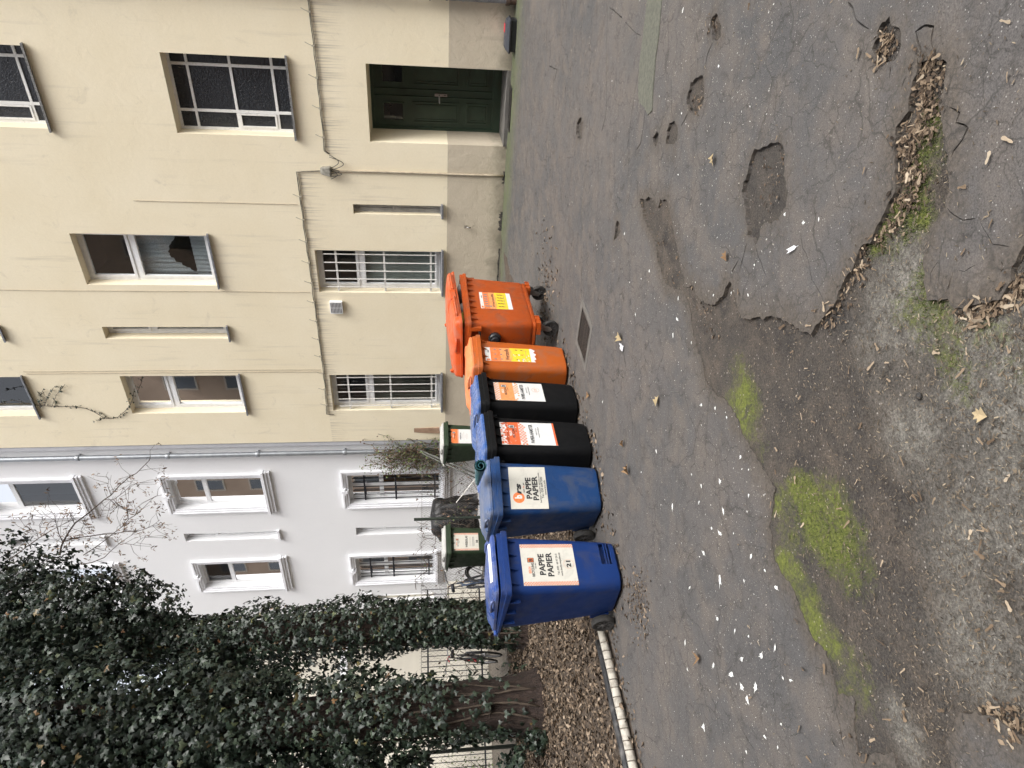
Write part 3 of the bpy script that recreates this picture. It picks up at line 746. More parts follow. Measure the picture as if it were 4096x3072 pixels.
MB().add([(10.58, 0, -.2), (10.58, -8, -.2), (10.58, -8, 13.5), (10.58, 0, 13.5)], [(0, 1, 2, 3)]).build('end_wall', M_YEL, YB)
MB().box(-5, 10.75, -8, .35, 13.5, 13.7).build('eaves', M_ZINC, YB)
stair_window(YB, 2.50, 3.72, 3.80, 5.67); stair_window(YB, 2.50, 3.72, 7.63, 9.50)
upvc_window(YB, 5.54, 6.56, 5.56, 7.89, 6.99, roommat=M_ROOMB)
upvc_window(YB, 8.68, 9.68, 5.54, 7.88, 7.03); upvc_window(YB, 8.68, 9.70, 9.74, 12.0, 11.2); upvc_window(YB, 5.54, 6.56, 9.74, 12.0, 11.2)
upvc_window(YB, 7.49, 7.76, 5.57, 7.89, 7.04); upvc_window(YB, 7.49, 7.76, 9.73, 12.0, 11.2)
upvc_window(YB, 4.88, 5.06, 1.34, 2.92, 2.15, .12, fm=pm('grey_thin_frame', (.36, .36, .36), (.28, .28, .27), 12, .5))
for a, b in ((5.79, 6.69), (8.69, 9.67)):
    upvc_window(YB, a, b, 1.33, 3.69, 2.88, .2); white_bars(YB, a, b, 1.33, 3.69)

# green double door, deep in its opening
def green_door():
    y = -.78; d = MB(); s0, s1, z0, z1 = 2.52, 3.755, .26, 2.55; cx = 3.13
    d.box(s0, s1, y-.06, y-.02, z0, z1)
    leaf = d.build('door', M_GDOOR, YB)
    f = MB(); ring(f, s0, s1, z0+.0, z1, .05, y-.018, y+.01); f.build('door_frame', M_GDOOR, leaf)
    for x in (cx-.07, cx+.05): MB().box(x, x+.025, y-.018, y+.012, z0+.16, z1-.06).build('cover_strip', M_GDOOR, leaf)
    MB().box(s0+.05, s1-.05, y-.018, y+.014, z0+.05, z0+.15).build('kick_board', M_GDOOR, leaf)
    for a, b in ((s0+.11, cx-.13), (cx+.14, s1-.12)):
        for c, e in ((z0+.22, z0+.62), (z0+.74, z0+1.58)):
            m = MB(); ring(m, a, b, c, e, .03, y-.018, y+.004); ring(m, a+.05, b-.05, c+.05, e-.05, .02, y-.018, y-.004); m.build('panel', M_GDOOR, leaf)
        m = MB(); ring(m, a+.02, b-.02, z0+1.72, z0+2.10, .022, y-.018, y+.006); m.build('window_bead', M_GDOOR, leaf)
        pane(leaf, a+.042, b-.042, z0+1.742, z0+2.078, y-.012, pm('dark_door_glass', (.010, .012, .014), (.014, .016, .018), 3, .06))
    hm = pm('brushed_steel', (.40, .39, .37), (.33, .32, .31), 30, .35, .05, 60, .9)
    m = MB(); m.box(cx-.01, cx+.035, y+.013, y+.02, 1.22, 1.44); m.tube([(cx+.012, y+.02, 1.36), (cx+.012, y+.07, 1.36), (cx+.05, y+.072, 1.36), (cx+.14, y+.07, 1.355)], .011, 8); m.build('handle', hm, leaf)
    MB().box(cx+.002, cx+.022, y+.02, y+.024, 1.25, 1.27).build('keyhole', M_BARB, leaf)
    st = MB().box(s0+.004, s1-.004, -.775, .03, .0, .262); st.build('door_step', M_CONC, YB)
green_door()
for i, (a, b, h_) in enumerate(((5.70, 6.78, .055), (4.96, 5.34, .09), (4.2, 4.42, .06))):
    rq = random.Random(i); n = 14; P = [(a+(b-a)*k/n, .0) for k in range(n+1)]+[(b-(b-a)*k/n, h_*(.4+.6*rq.random())) for k in range(n+1)]
    m = MB(); m.add([(x, .0075, .19+z) for x, z in P], [tuple(range(len(P)))]); m.build('broken_plaster', pm('painted_cavity_shade', (.02, .018, .016), (.09, .08, .07), 22, .95, .6, 40), YB)  # flat faces: the shade inside the plaster cavities is put into their colour
# boot scraper grate in front of the step
bs = on_wall(empty('door_mat_grate')); tag(bs, 'low black metal scraper grate lying before the green door step', 'grate')
m = MB(); ring(m, 2.75, 3.4, 0, 1, .0, 0, 0) if False else None
m = MB()
for a in ((2.72, 3.42, .06, .08), (2.72, 3.42, .30, .32), (2.72, 2.74, .08, .30), (3.40, 3.42, .08, .30)): m.box(a[0], a[1], a[2], a[3], .17, .214)
m.build('frame', M_IRON, bs); b0 = None
for i in range(20):
    if b0 is None: b0 = MB().box(-.006, .006, .08, .30, .17, .210).build('bar', M_IRON, bs); o = b0
    else: o = b0.copy(); COL.objects.link(o)
    o.location = (2.76+i*.033, 0, 0)

# lace curtains behind the upstairs window
M_LACE = None
def mat_lace():
    t = NT('white_lace'); t.n.remove(t.b)
    d = t.n.new('ShaderNodeBsdfDiffuse'); d.inputs[0].default_value = (.80, .82, .86, 1); tr = t.n.new('ShaderNodeBsdfTransparent')
    tl = t.n.new('ShaderNodeBsdfTranslucent'); tl.inputs[0].default_value = (.7, .72, .75, 1)
    ms = t.n.new('ShaderNodeMixShader'); ms.inputs[0].default_value = .3; t.k(d.outputs[0], ms.inputs[1]); t.k(tl.outputs[0], ms.inputs[2])
    mx = t.n.new('ShaderNodeMixShader'); k = t.ramp(t.voro(42, 'DISTANCE_TO_EDGE'), [(.06, .90), (.16, .66)])
    t.k(k, mx.inputs[0]); t.k(tr.outputs[0], mx.inputs[1]); t.k(ms.outputs[0], mx.inputs[2]); t.k(mx.outputs[0], t.out.inputs[0]); return t.m
M_LACE = mat_lace()
def curtain(name, label, s0, s1, top, bottom, y, folds):
    m = MB(); n, k = 90, 14
    for i in range(n+1):
        s = s0+(s1-s0)*i/n; zb = bottom((s-s0)/(s1-s0)); ph = 2*pi*folds*i/n
        for j in range(k+1):
            t = j/k; m.v.append((s+.008*sin(ph*.5+2), y+.022*sin(ph)*(.5+.5*t)+.008*sin(ph*2.3), top+(zb-top)*t))
    for i in range(n):
        for j in range(k): m.f.append((i*(k+1)+j, (i+1)*(k+1)+j, (i+1)*(k+1)+j+1, i*(k+1)+j+1))
    o = on_wall(m.build(name, M_LACE, smooth_=True, fix=False)); tag(o, label, 'curtain'); return o
sc_ = lambda t: .018*abs(sin(t*pi*9))
curtain('lace_curtain', 'white lace valance with arched scalloped edge in the upstairs window', 5.62, 6.48, 6.95, lambda t: 6.43-.52*abs(2*t-1)**1.6*(1 if t > .5 else .55)-sc_(t), -.315, 9)
curtain('lace_cafe_curtain', 'short lace cafe curtain across the foot of the upstairs window', 5.62, 6.48, 5.98, lambda t: 5.70-sc_(t), -.315, 10)
# net curtain strips behind the barred windows
M_BLIND = pm('grey_green_blind', (.26, .29, .275), (.32, .35, .335), 3, .9)
for a, b, lab in ((5.79, 6.69, 'grey pleated blind behind the barred window beside the slim window'), (8.69, 9.67, 'pale pleated blind behind the barred window nearest the white house')):
    m = MB(); n = 40
    for i in range(n+1):
        s = a+.1+(b-a-.2)*i/n; yy = -.285+(.006 if i % 2 else -.006)
        m.v += [(s, yy, 1.46), (s, yy, 2.80)]
    m.f = [(2*i, 2*i+2, 2*i+3, 2*i+1) for i in range(n)]
    tag(on_wall(m.build('pleated_blind', M_BLIND if a < 6 else pm('pale_blind', (.46, .50, .475), (.40, .44, .42), 3, .9))), lab, 'blind')

# cracks and painted-over cables on the render
M_CABP = pm('overpainted_cable', (.50, .43, .32), (.36, .30, .22), 8, .8)
for s, z0, z1, lab in ((4.905, 3.89, 6.65, 'thin overpainted cable rising between the door and the upstairs curtain window'), (6.69, 3.86, 9.6, 'thin overpainted cable left of the lace curtained window'),
                      (8.545, 3.85, 9.66, 'nearer of two thin cables right of the plain upstairs window'), (8.60, 3.85, 9.62, 'farther of two thin cables right of the plain upstairs window')):
    o = MB().tube([(s+.008*fn(s, z*.8), .006, z) for z in np.linspace(z0, z1, 24)], .005, 5).build('wall_cable', M_CABP); tag(on_wall(o), lab, 'cable')
M_CAB = pm('grimy_cable', (.075, .07, .055), (.19, .17, .13), 18, .7, .2, 80)
def run(name, lab, path, rs, offs, brk):
    c = on_wall(empty(name)); tag(c, lab, 'cable')
    for k, (r, (dy, dz)) in enumerate(zip(rs, offs)):
        P = []
        for i in range(len(path)-1):
            a, b = path[i], path[i+1]; m = max(2, int(hypot(b[0]-a[0], b[1]-a[1])/.12))
            for j in range(m):
                t = j/m; s, z = a[0]+(b[0]-a[0])*t, a[1]+(b[1]-a[1])*t
                P.append((s, .018+dy, z+dz+.010*fn(s*3, z*3, k*4)-(.014*abs(sin(s*6.5)) if abs(b[0]-a[0]) > abs(b[1]-a[1]) else 0)))
        P.append((path[-1][0], .018+dy, path[-1][1]+dz)); MB().tube(P, r, 6).build('cable', M_CAB, c, True)
    for s, z in brk:
        m = MB(); m.box(s-.012, s+.012, .002, .045, z-.035, z+.012); m.tube([(s, .03, z), (s-.02, .05, z+.05), (s-.05, .05, z+.11)], .006, 5); m.build('bracket', pm('pale_bracket', (.46, .42, .33), (.34, .31, .24), 20, .7), c)
    return c
run('wall_cable_run', 'bundle of grimy cables running above the green door', [(-4.5, 3.40), (1.6, 3.36), (2.3, 3.34), (3.2, 3.335), (3.93, 3.33), (3.98, 3.26)], (.008, .0055), ((0, 0), (.004, -.020)), [(1.35+.47*i, 3.36-.006*i) for i in range(6)])
run('wall_cable_run', 'long grimy cable run above the barred windows', [(4.27, 3.30), (4.31, 3.84), (4.68, 3.84), (6.7, 3.82), (8.87, 3.81), (9.75, 3.84), (9.77, 3.70)], (.009, .006), ((0, 0), (.003, -.020)), [(4.75+.43*i, 3.83) for i in range(12)])
jb = on_wall(empty('junction_box')); tag(jb, 'weathered grey junction box with looped cables left of the green door', 'junction box')
m = MB(); m.loft([rrect(4.20, 4.34, .005, .10, .01, 2, 3.24), rrect(4.19, 4.35, .005, .11, .01, 2, 3.26), rrect(4.20, 4.33, .005, .09, .01, 2, 3.38), rrect(4.22, 4.31, .005, .07, .01, 2, 3.42)]); m.build('housing', pm('weathered_grey_box', (.30, .29, .25), (.17, .16, .13), 16, .8, .3, 60), jb)
for i, (a, b, c) in enumerate(((3.99, 3.10, 4.22), (4.02, 3.02, 4.25), (4.22, 3.10, 4.31), (4.26, 3.06, 4.36), (4.24, 3.14, 4.40))):
    MB().tube([(a+(c-a)*t, .05+.02*i*.3, 3.25+(b-3.25)*sin(pi*t)*1.0) for t in np.linspace(0, 1, 14)], .006, 5).build('cable_loop', pm('dark_cable', (.05, .048, .04), (.09, .085, .07), 10, .6), jb, True)
dc = MB().tube([(4.27+.004*sin(z*2), .02, z) for z in np.linspace(.22, 3.22, 12)], .018, 8).build('cable_duct', M_CABP, None, True); tag(on_wall(dc), 'overpainted vertical cable duct beneath the junction box', 'cable duct')
# louvred vent
vt = on_wall(empty('wall_vent')); tag(vt, 'small white louvred vent cover beside the middle barred window', 'vent')
m = MB(); m.box(6.87, 7.13, .003, .075, 3.27, 3.51); m.build('cover', M_UPVC, vt)
b0 = None
for r_ in range(2):
    for i in range(8):
        if b0 is None: b0 = MB().box(0, .105, .076, .079, -.006, .006).build('slot', pm('vent_slot', (.05, .05, .05), (.07, .07, .07), 8), vt); o = b0
        else: o = b0.copy(); COL.objects.link(o)
        o.location = (6.885+r_*.12, 0, 3.295+i*.027)
# garden tap
tp = on_wall(empty('wall_tap')); tag(tp, 'small chrome tap on the beige plinth right of the orange container', 'tap')
hm = MATS['brushed_steel']
MB().tube([(5.25, .004, .86), (5.25, .05, .86), (5.25, .085, .84), (5.25, .09, .79)], .011, 8).build('spout', hm, tp, True)
MB().box(5.215, 5.285, .045, .06, .885, .9).box(5.244, 5.256, .045, .06, .86, .885).build('tap_handle', hm, tp)
# downpipe foot at the right end
dp = on_wall(empty('rain_downpipe')); tag(dp, 'grey metal downpipe foot at the edge beside the black bait box', 'downpipe')
m = MB().lathe([(.068, .34), (.068, 1.0), (.074, 1.0), (.074, 1.03), (.068, 1.03), (.068, 1.25), (.078, 1.25), (.078, 1.28), (.068, 1.28), (.068, 1.6), (.05, 1.62), (.05, 13.4)], (1.48, .10, 0), 'z', 20); m.build('pipe', M_ZINC, dp, True, autosm=40)
MB().lathe([(.08, .2), (.08, .30), (.095, .30), (.095, .36), (.07, .36)], (1.48, .10, 0), 'z', 20).build('gully_socket', pm('rusty_iron', (.12, .07, .045), (.08, .06, .05), 20, .8, .3, 50), dp, True, autosm=40)
MB().tube([(1.56, .005, 1.52), (1.56, .10, 1.52)], .01, 6).build('bracket', M_ZINC, dp)

# black bait box
bt = on_wall(empty('bait_box')); tag(bt, 'black plastic rodent bait box with red patch at the wall foot', 'bait box')
M_BLK = plastic('black_plastic', (.016, .017, .020), (.022, .023, .026), (.10, .095, .085), .38)
m = MB(); m.loft([rrect(1.72, 2.18, .12, .37, .03, 3, .19), rrect(1.72, 2.18, .12, .38, .03, 3, .27), rrect(1.70, 2.20, .10, .40, .03, 3, .285), rrect(1.70, 2.20, .10, .40, .03, 3, .305)]); m.build('tray', M_BLK, bt)
m = MB(); m.loft([rrect(1.71, 2.19, .11, .39, .03, 3, .307), rrect(1.74, 2.16, .11, .33, .03, 3, .345), rrect(1.80, 2.13, .12, .27, .03, 3, .365)]); m.build('lid', plastic('slate_plastic', (.045, .05, .062), None, (.16, .15, .14), .35), bt)
MB().box(1.80, 1.92, .13, .255, .366, .371).box(1.80, 1.92, .256, .26, .34, .366).build('red_patch', pm('red_sticker', (.62, .05, .06), (.55, .04, .05), 20, .5), bt)

# ------------------------------------------------------------------ white house
WB = on_wall(empty('white_house'), -.12); tag(WB, 'white stuccoed neighbour house with moulded window surrounds and black barred windows', 'building')
ww = [(11.76, 12.76, 1.28, 3.57, .14), (11.76, 12.76, 5.55, 7.70, .14), (11.76, 12.76, 9.70, 11.9, .14), (13.68, 13.97, 5.45, 7.73, .18), (13.68, 13.97, 9.62, 11.8, .18), (13.68, 13.97, 1.4, 3.5, .18),
      (14.86, 15.86, 1.45, 3.60, .14), (14.86, 15.86, 5.55, 7.62, .14), (14.86, 15.86, 9.70, 11.9, .14), (16.55, 16.84, 1.5, 3.1, .14)]
facade('wall', 10.70, 17.6, -.2, 13.2, ww, M_WHI, WB)
MB().add([(17.6, 0, -.2), (17.6, -9, -.2), (17.6, -9, 13.2), (17.6, 0, 13.2)], [(0, 1, 2, 3)]).build('end_wall', M_WHI, WB)
MB().box(10.60, 10.70, -.02, .105, -.2, 13.2).build('corner_strip', pm('pale_grey_render', (.52, .53, .56), (.46, .47, .5), 4, .9, .2, 60), WB)
MB().box(10.5, 17.9, -9, .4, 13.2, 13.45).build('eaves', M_WTRIM, WB)
def white_win(s0, s1, z0, z1, ztr, bars, keys=True, orange=False):
    r = .14; y = -r; m = MB()
    # stepped surround
    for e, w, o in ((0.0, .055, .035), (.055, .05, .055), (.105, .035, .075)):
        a, b, c, d = s0-e-w, s1+e+w, z0, z1+e+w
        m.box(a, a+w, .002, o, c, d); m.box(b-w, b, .002, o, c, d); m.box(a+w, b-w, .002, o, d-w, d)
    f = m.build('window', M_WTRIM, WB)
    k = MB()
    for i, (e, o, zt, zb) in enumerate(((.19, .06, -.12, -.19), (.20, .09, -.06, -.12), (.22, .12, 0.0, -.06))): k.box(s0-e, s1+e, .002, o, z0+zb, z0+zt-.002)
    k.box(s0+.002, s1-.002, -r, .1, z0-.002, z0+.012); k.build('sill', M_WTRIM, f)
    if keys:
        c = (s0+s1)/2; q = MB(); q.box(c-.05, c+.05, .003, .10, z1-.01, z1+.17); q.box(c-.10, c+.10, .003, .12, z1+.06, z1+.10); q.box(c-.035, c+.035, .1, .125, z1+.01, z1+.15); q.build('keystone', M_WTRIM, f)
    w = MB(); ring(w, s0, s1, z0+.012, z1, .07, y-.06, y); w.box(s0+.07, s1-.07, y-.06, y-.002, ztr-.05, ztr+.05)
    if bars: w.box((s0+s1)/2-.04, (s0+s1)/2+.04, y-.06, y-.003, z0+.082, ztr-.05); w.box((s0+s1)/2-.04, (s0+s1)/2+.04, y-.06, y-.003, ztr+.05, z1-.07)
    w.build('frame', M_UPVC, f)
    xs = [(s0+.07, (s0+s1)/2-.04), ((s0+s1)/2+.04, s1-.07)] if bars else [(s0+.07, s1-.07)]
    for a, b in xs:
        for c, d in ((z0+.082, ztr-.05), (ztr+.05, z1-.07)): pane(f, a, b, c, d, y-.03, M_GLASS)
    if orange:
        for a, b in ((s0+.10, s0+.36), (s0+.52, s0+.80)): MB().box(a, b, y-.16, y-.14, z0+.1, z1-.08).build('inner_shutter', pm('ochre_shutter', (.55, .27, .09), (.44, .22, .09), 3, .7), f)
    room(f, s0, s1, z0, z1, y-.07, 1.4, pm('ochre_room', (.42, .22, .08), (.30, .16, .07), 1.0, .9) if orange else pm('grey_room', (.20, .21, .23), (.16, .17, .19), 1, .9))
    if bars:
        for z in (z0+.18, z0+1.15, z1-.38): MB().box(s0+.01, s1-.01, -.10, -.085, z-.02, z+.02).build('cross_bar', M_BARB, f)
        vb = None
        for i in range(7):
            if vb is None: vb = MB().tube([(0, -.08, z0+.06), (0, -.08, z1-.1)], .012, 6).build('bar', M_BARB, f); o = vb
            else: o = vb.copy(); COL.objects.link(o)
            o.location = (s0+.08+i*(s1-s0-.16)/6, 0, 0)
white_win(11.76, 12.76, 1.28, 3.57, 2.78, True, True, True); white_win(14.86, 15.86, 1.45, 3.60, 2.8, True, True, True)
white_win(11.76, 12.76, 5.55, 7.70, 6.95, False); white_win(14.86, 15.86, 5.55, 7.62, 6.9, False)
white_win(11.76, 12.76, 9.70, 11.9, 11.2, False); white_win(14.86, 15.86, 9.70, 11.9, 11.2, False)
for z0, z1 in ((5.45, 7.73), (9.62, 11.8), (1.4, 3.5)):
    m = MB(); ring(m, 13.68, 13.97, z0, z1, .04, -.2, -.16); m.box(13.72, 13.93, -.2, -.162, z1-.75, z1-.70); f = m.build('window', M_UPVC, WB)
    pane(f, 13.72, 13.93, z0+.04, z1-.75, -.18, M_GLASS); pane(f, 13.72, 13.93, z1-.70, z1-.04, -.18, M_GLASS)
    MB().box(13.63, 14.02, .002, .07, z0-.05, z0-.002).build('sill', M_WTRIM, f); room(f, 13.68, 13.97, z0, z1, -.21, .8)
m = MB(); ring(m, 16.55, 16.84, 1.5, 3.1, .04, -.14, -.1); f = m.build('window', pm('cream_paint', (.62, .58, .48), (.55, .52, .43), 6, .6), WB); pane(f, 16.59, 16.80, 1.54, 3.06, -.12, M_GLASS)
# vent grille on white wall
wv = on_wall(empty('wall_vent'), -.12); tag(wv, 'small slotted vent on the white house beside the ivy', 'vent')
MB().box(16.45, 16.72, .003, .03, 3.25, 3.5).build('cover', M_WTRIM, wv); b0 = None
for i in range(7):
    if b0 is None: b0 = MB().box(16.47, 16.70, .031, .034, -.008, .008).build('slot', MATS['vent_slot'], wv); o = b0
    else: o = b0.copy(); COL.objects.link(o)
    o.location = (0, 0, 3.29+i*.03)
# downpipe between the houses
d2 = on_wall(empty('rain_downpipe'), -.12); tag(d2, 'tall grey zinc downpipe between the cream house and the white house', 'downpipe')
M_ZINCL = pm('bright_zinc', (.36, .38, .40), (.28, .30, .32), 9, .42, .1, 40, .65)
MB().lathe([(.055, .1), (.055, 13.2)], (10.92, .12, 0), 'z', 18).build('pipe', M_ZINCL, d2, True, autosm=40)
for z in (3.5, 5.45, 7.4, 9.3, 11.2):
    MB().lathe([(.064, z), (.068, z+.01), (.068, z+.07), (.064, z+.08)], (10.92, .12, 0), 'z', 18).build('collar', M_ZINCL, d2, True, autosm=40)
    MB().box(10.90, 10.94, .0, .06, z+.02, z+.05).build('clip', M_ZINC, d2)

# cream house and porch far behind the trees
BH = empty('cream_back_house', (-12.5, 23.0, 0), radians(16)); tag(BH, 'pale cream house with gabled porch seen between the ivy clad trunks', 'building')
M_CRM = pm('pale_cream_render', (.60, .57, .49), (.54, .51, .44), 2, .9, .2, 40)
bo = [(-5.6, -4.5, 2.3, 4.0, .15), (-2.6, -1.5, 2.3, 4.0, .15), (.6, 1.7, 2.3, 4.0, .15), (3.6, 4.7, 2.3, 4.0, .15), (-5.6, -4.5, 5.4, 7.2, .15), (-2.6, -1.5, 5.4, 7.2, .15), (.6, 1.7, 5.4, 7.2, .15), (3.6, 4.7, 5.4, 7.2, .15)]
fo = facade('wall', -9, 7, -.3, 9.5, bo, M_CRM, BH); fo.scale = (1, -1, 1)
MB().box(-9, 7, -.10, -.002, 4.45, 4.7).build('cornice', M_WTRIM, BH); MB().box(-9.2, 7.2, -.3, 6, 9.5, 9.8).build('roof', M_ZINC, BH)
for a, b, c, d, r in bo:
    m = MB(); ring(m, a, b, c, d, .07, .12, .16); m.box((a+b)/2-.03, (a+b)/2+.03, .12, .158, c+.07, d-.07); m.box(a+.07, (a+b)/2-.03, .12, .156, c+1.0, c+1.05); m.box((a+b)/2+.03, b-.07, .12, .156, c+1.0, c+1.05); f = m.build('window', M_UPVC, BH)
    pane(f, a+.07, b-.07, c+.07, d-.07, .15, pm('dark_far_glass', (.02, .024, .03), (.03, .034, .04), 2, .08))
    MB().box(a-.1, b+.1, -.08, -.002, c-.12, c-.002).build('sill', M_WTRIM, f)
for px in (-3.4, 5.4):
    m = MB(); 
    for x in (px-.75, px+.67): m.box(x, x+.08, -1.3, -1.22, 0, 3.0)
    p = m.build('porch_post', M_CRM, BH)
    MB().prism([(px-1.0, 3.0), (px+1.0, 3.0), (px+1.0, 3.1), (px, 3.75), (px-1.0, 3.1)], -1.45, -.01).build('porch_gable', M_CRM, BH)
    MB().box(px-.5, px+.5, -.06, -.003, .2, 2.4).build('door', pm('grey_door', (.16, .17, .18), (.2, .21, .22), 4, .5), BH)

# houses round the rest of the courtyard: they shade it and stand in the window panes
M_OPP = pm('courtyard_render', (.30, .22, .16), (.25, .18, .13), .6, .9, .2, 30)
def court_house(name, label, s0, s1, dn, h, flip, n, mat):
    H = empty(name); tag(H, label, 'building')
    m = MB(); m.box(s0, s1, 0, 6, -.3, h); m.build('wall', mat, H)
    MB().box(s0-.3, s1+.3, -.4, 6.3, h, h+.35).build('eaves', M_ZINC, H)
    MB().prism([(s0, h+.35), (s1, h+.35), (s1-2, h+3), (s0+2, h+3)], .2, 6).build('roof', pm('clay_tiles', (.48, .13, .05), (.40, .11, .05), 4, .8), H)
    w0 = None; st = (s1-s0)/n
    for i in range(n):
        for k in range(5):
            if w0 is None:
                w0 = MB(); ring(w0, -.6, .6, 0, 2.1, .1, -.06, -.002); w0 = w0.build('window', pm('dull_frame', (.36, .31, .25), (.32, .28, .23), 3, .7), H); w = w0; MB().box(-.5, .5, -.03, -.012, .1, 2.0).build('pane', pm('dark_far_glass', (.02, .024, .03), (.03, .034, .04), 2, .08), w)
            else: w = copy_tree(w0, H)
            w.location = (s0+st*(i+.5), 0, 1.4+k*(h-2.2)/5)
    return H
o = court_house('courtyard_house', 'tall brown rendered house across the courtyard, mirrored in the window panes', -22, 62, 0, 21.5, 1, 26, M_OPP)
q = wn*13.5; o.location = (q.x, q.y, 0); o.rotation_euler = (0, 0, WROT); o.rotation_euler = (0, 0, WROT); o.scale = (1, 1, 1)
# ================================================================== BINS
_tc = {}
def text_mesh(txt, bold=0.0, shear=0.0):
    k = (txt, bold, shear)
    if k in _tc: return _tc[k]
    cu = bpy.data.curves.new('t', 'FONT'); cu.body = txt; cu.size = 1.0; cu.resolution_u = 3; cu.fill_mode = 'FRONT'; cu.offset = bold; cu.shear = shear
    o = bpy.data.objects.new('t', cu); COL.objects.link(o)
    dg = bpy.context.evaluated_depsgraph_get(); ev = o.evaluated_get(dg); me = ev.to_mesh()
    v = [(p.co.x, p.co.y) for p in me.vertices]; f = [tuple(p.vertices) for p in me.polygons]
    ev.to_mesh_clear(); bpy.data.objects.remove(o); bpy.data.curves.remove(cu)
    _tc[k] = (v, f); return v, f
INK = {'black': pm('ink_black', (.018, .018, .02), (.03, .03, .032), 90, .6), 'orange': pm('ink_orange', (.78, .16, .03), (.72, .22, .08), 40, .6), 'fade': pm('ink_faded', (.40, .38, .34), (.55, .53, .48), 60, .7),
       'white': pm('ink_white', (.74, .73, .70), (.66, .65, .62), 40, .6), 'red': pm('ink_red', (.70, .115, .03), (.64, .14, .05), 40, .6), 'check': pm('ink_check', (.62, .13, .04), (.66, .20, .09), 50, .6),
       'peach': pm('ink_peach', (.80, .33, .12), (.72, .26, .09), 30, .6), 'tan': pm('ink_tan', (.62, .36, .24), (.66, .45, .34), 30, .7), 'grey': pm('ink_grey', (.16, .155, .15), (.24, .23, .22), 60, .7), 'yellow': pm('ink_yellow', (.80, .60, .03), (.76, .52, .03), 20, .55)}
def paper(name, c, dirt=.5):
    if name in MATS: return MATS[name]
    t = NT(name); d = t.ramp(t.noise(9, 7, .75, .6), [(.50, 0.0), (.72, dirt)])
    cc = t.mix(d, (*c, 1), tuple(x*.62 for x in c)+(1,)); sp = t.ramp(t.noise(60, 5, .8), [(.64, 0.0), (.72, dirt)])
    t.col(t.mix(sp, cc, (.10, .085, .07, 1))); t.rough(.55); MATS[name] = t.m; return t.m
class Sticker:
    def __init__(s, parent, M, w, h, mat, name='sticker', poly=None):
        s.M = M; s.w, s.h = w, h; s.ink = {}
        m = MB()
        P = poly or [(-w/2, -h/2), (w/2, -h/2), (w/2, h/2), (-w/2, h/2)]
        n = len(P); m.add([M @ Vector((a, -.0015, b)) for a, b in P]+[M @ Vector((a, .004, b)) for a, b in P], [tuple(range(n))]+[(i, i+n, (i+1) % n+n, (i+1) % n) for i in range(n)])
        s.o = m.build(name, mat, parent)
    def mb(s, c): return s.ink.setdefault(c, MB())
    def quad(s, c, x0, x1, z0, z1, l=1):
        y = -.0015-.0006*l; s.mb(c).add([s.M @ Vector(p) for p in ((x0, y, z0), (x1, y, z0), (x1, y, z1), (x0, y, z1))], [(0, 1, 2, 3)])
    def poly(s, c, P, l=1): s.mb(c).add([s.M @ Vector((a, -.0015-.0006*l, b)) for a, b in P], [tuple(range(len(P)))])
    def disc(s, c, x, z, r, l=1, r0=0.0):
        n = 24; y = -.0015-.0006*l
        if r0 == 0: s.poly(c, [(x+cos(2*pi*k/n)*r, z+sin(2*pi*k/n)*r) for k in range(n)], l)
        else:
            v = [s.M @ Vector((x+cos(2*pi*k/n)*q, y, z+sin(2*pi*k/n)*q)) for q in (r0, r) for k in range(n)]
            s.mb(c).add(v, [(k, (k+1) % n, n+(k+1) % n, n+k) for k in range(n)])
    def text(s, c, txt, x, z, w=None, h=.03, bold=.0, align='c', l=2, shear=0.0):
        v, f = text_mesh(txt, bold, shear)
        xs = [p[0] for p in v]; sx = h/.70; W = (max(xs)-min(xs))*sx
        kx = sx if w is None else sx*w/W
        W = (max(xs)-min(xs))*kx; ox = {'c': x-W/2, 'l': x, 'r': x-W}[align]-min(xs)*kx
        y = -.0015-.0006*l
        s.mb(c).add([s.M @ Vector((ox+p[0]*kx, y, z+p[1]*sx)) for p in v], f)
    def checks(s, c, x0, x1, z0, z1, nx, nz, l=1, keep=1.0, rd=random.Random(3)):
        for i in range(nx):
            for j in range(nz):
                if (i+j) % 2 == 0 and rd.random() < keep:
                    s.quad(c, x0+(x1-x0)*i/nx, x0+(x1-x0)*(i+1)/nx, z0+(z1-z0)*j/nz, z0+(z1-z0)*(j+1)/nz, l)
    def done(s):
        for c, m in s.ink.items(): stuff(m.build('print', INK[c], s.o, fix=False))
        return s.o

M_TYRE = pm('black_rubber', (.020, .019, .018), (.045, .042, .038), 10, .8, .2, 80, lo=.45, hi=.75)
M_HUB = pm('dark_plastic_hub', (.045, .045, .047), (.07, .068, .065), 14, .5)
def wheel(parent, c, r=.1, w=.055, axis='x'):
    t = MB().lathe([(r*.60, -w*.35), (r*.72, -w/2), (r*.93, -w/2), (r, -w*.3), (r, w*.3), (r*.93, w/2), (r*.72, w/2), (r*.60, w*.35)], c, axis, 28).build('wheel', M_TYRE, parent, True, autosm=50)
    h = MB().lathe([(r*.62, -w*.30), (r*.62, w*.30)], c, axis, 24)
    for sgn in (-1, 1):
        h.lathe([(r*.18, sgn*w*.30), (r*.18, sgn*w*.50), (r*.10, sgn*w*.55)], c, axis, 12)
        for k in range(8):
            q = 2*pi*k/8; R = Matrix.Rotation(q, 4, 'X' if axis == 'x' else 'Y')
            a0, a1 = sorted((sgn*w*.30, sgn*w*.42))
            if axis == 'x': h.box(a0, a1, -.005, .005, r*.15, r*.60, Matrix.Translation(c) @ R)
            else: h.box(-.005, .005, a0, a1, r*.15, r*.60, Matrix.Translation(c) @ R)
    h.build('rim', M_HUB, t); return t

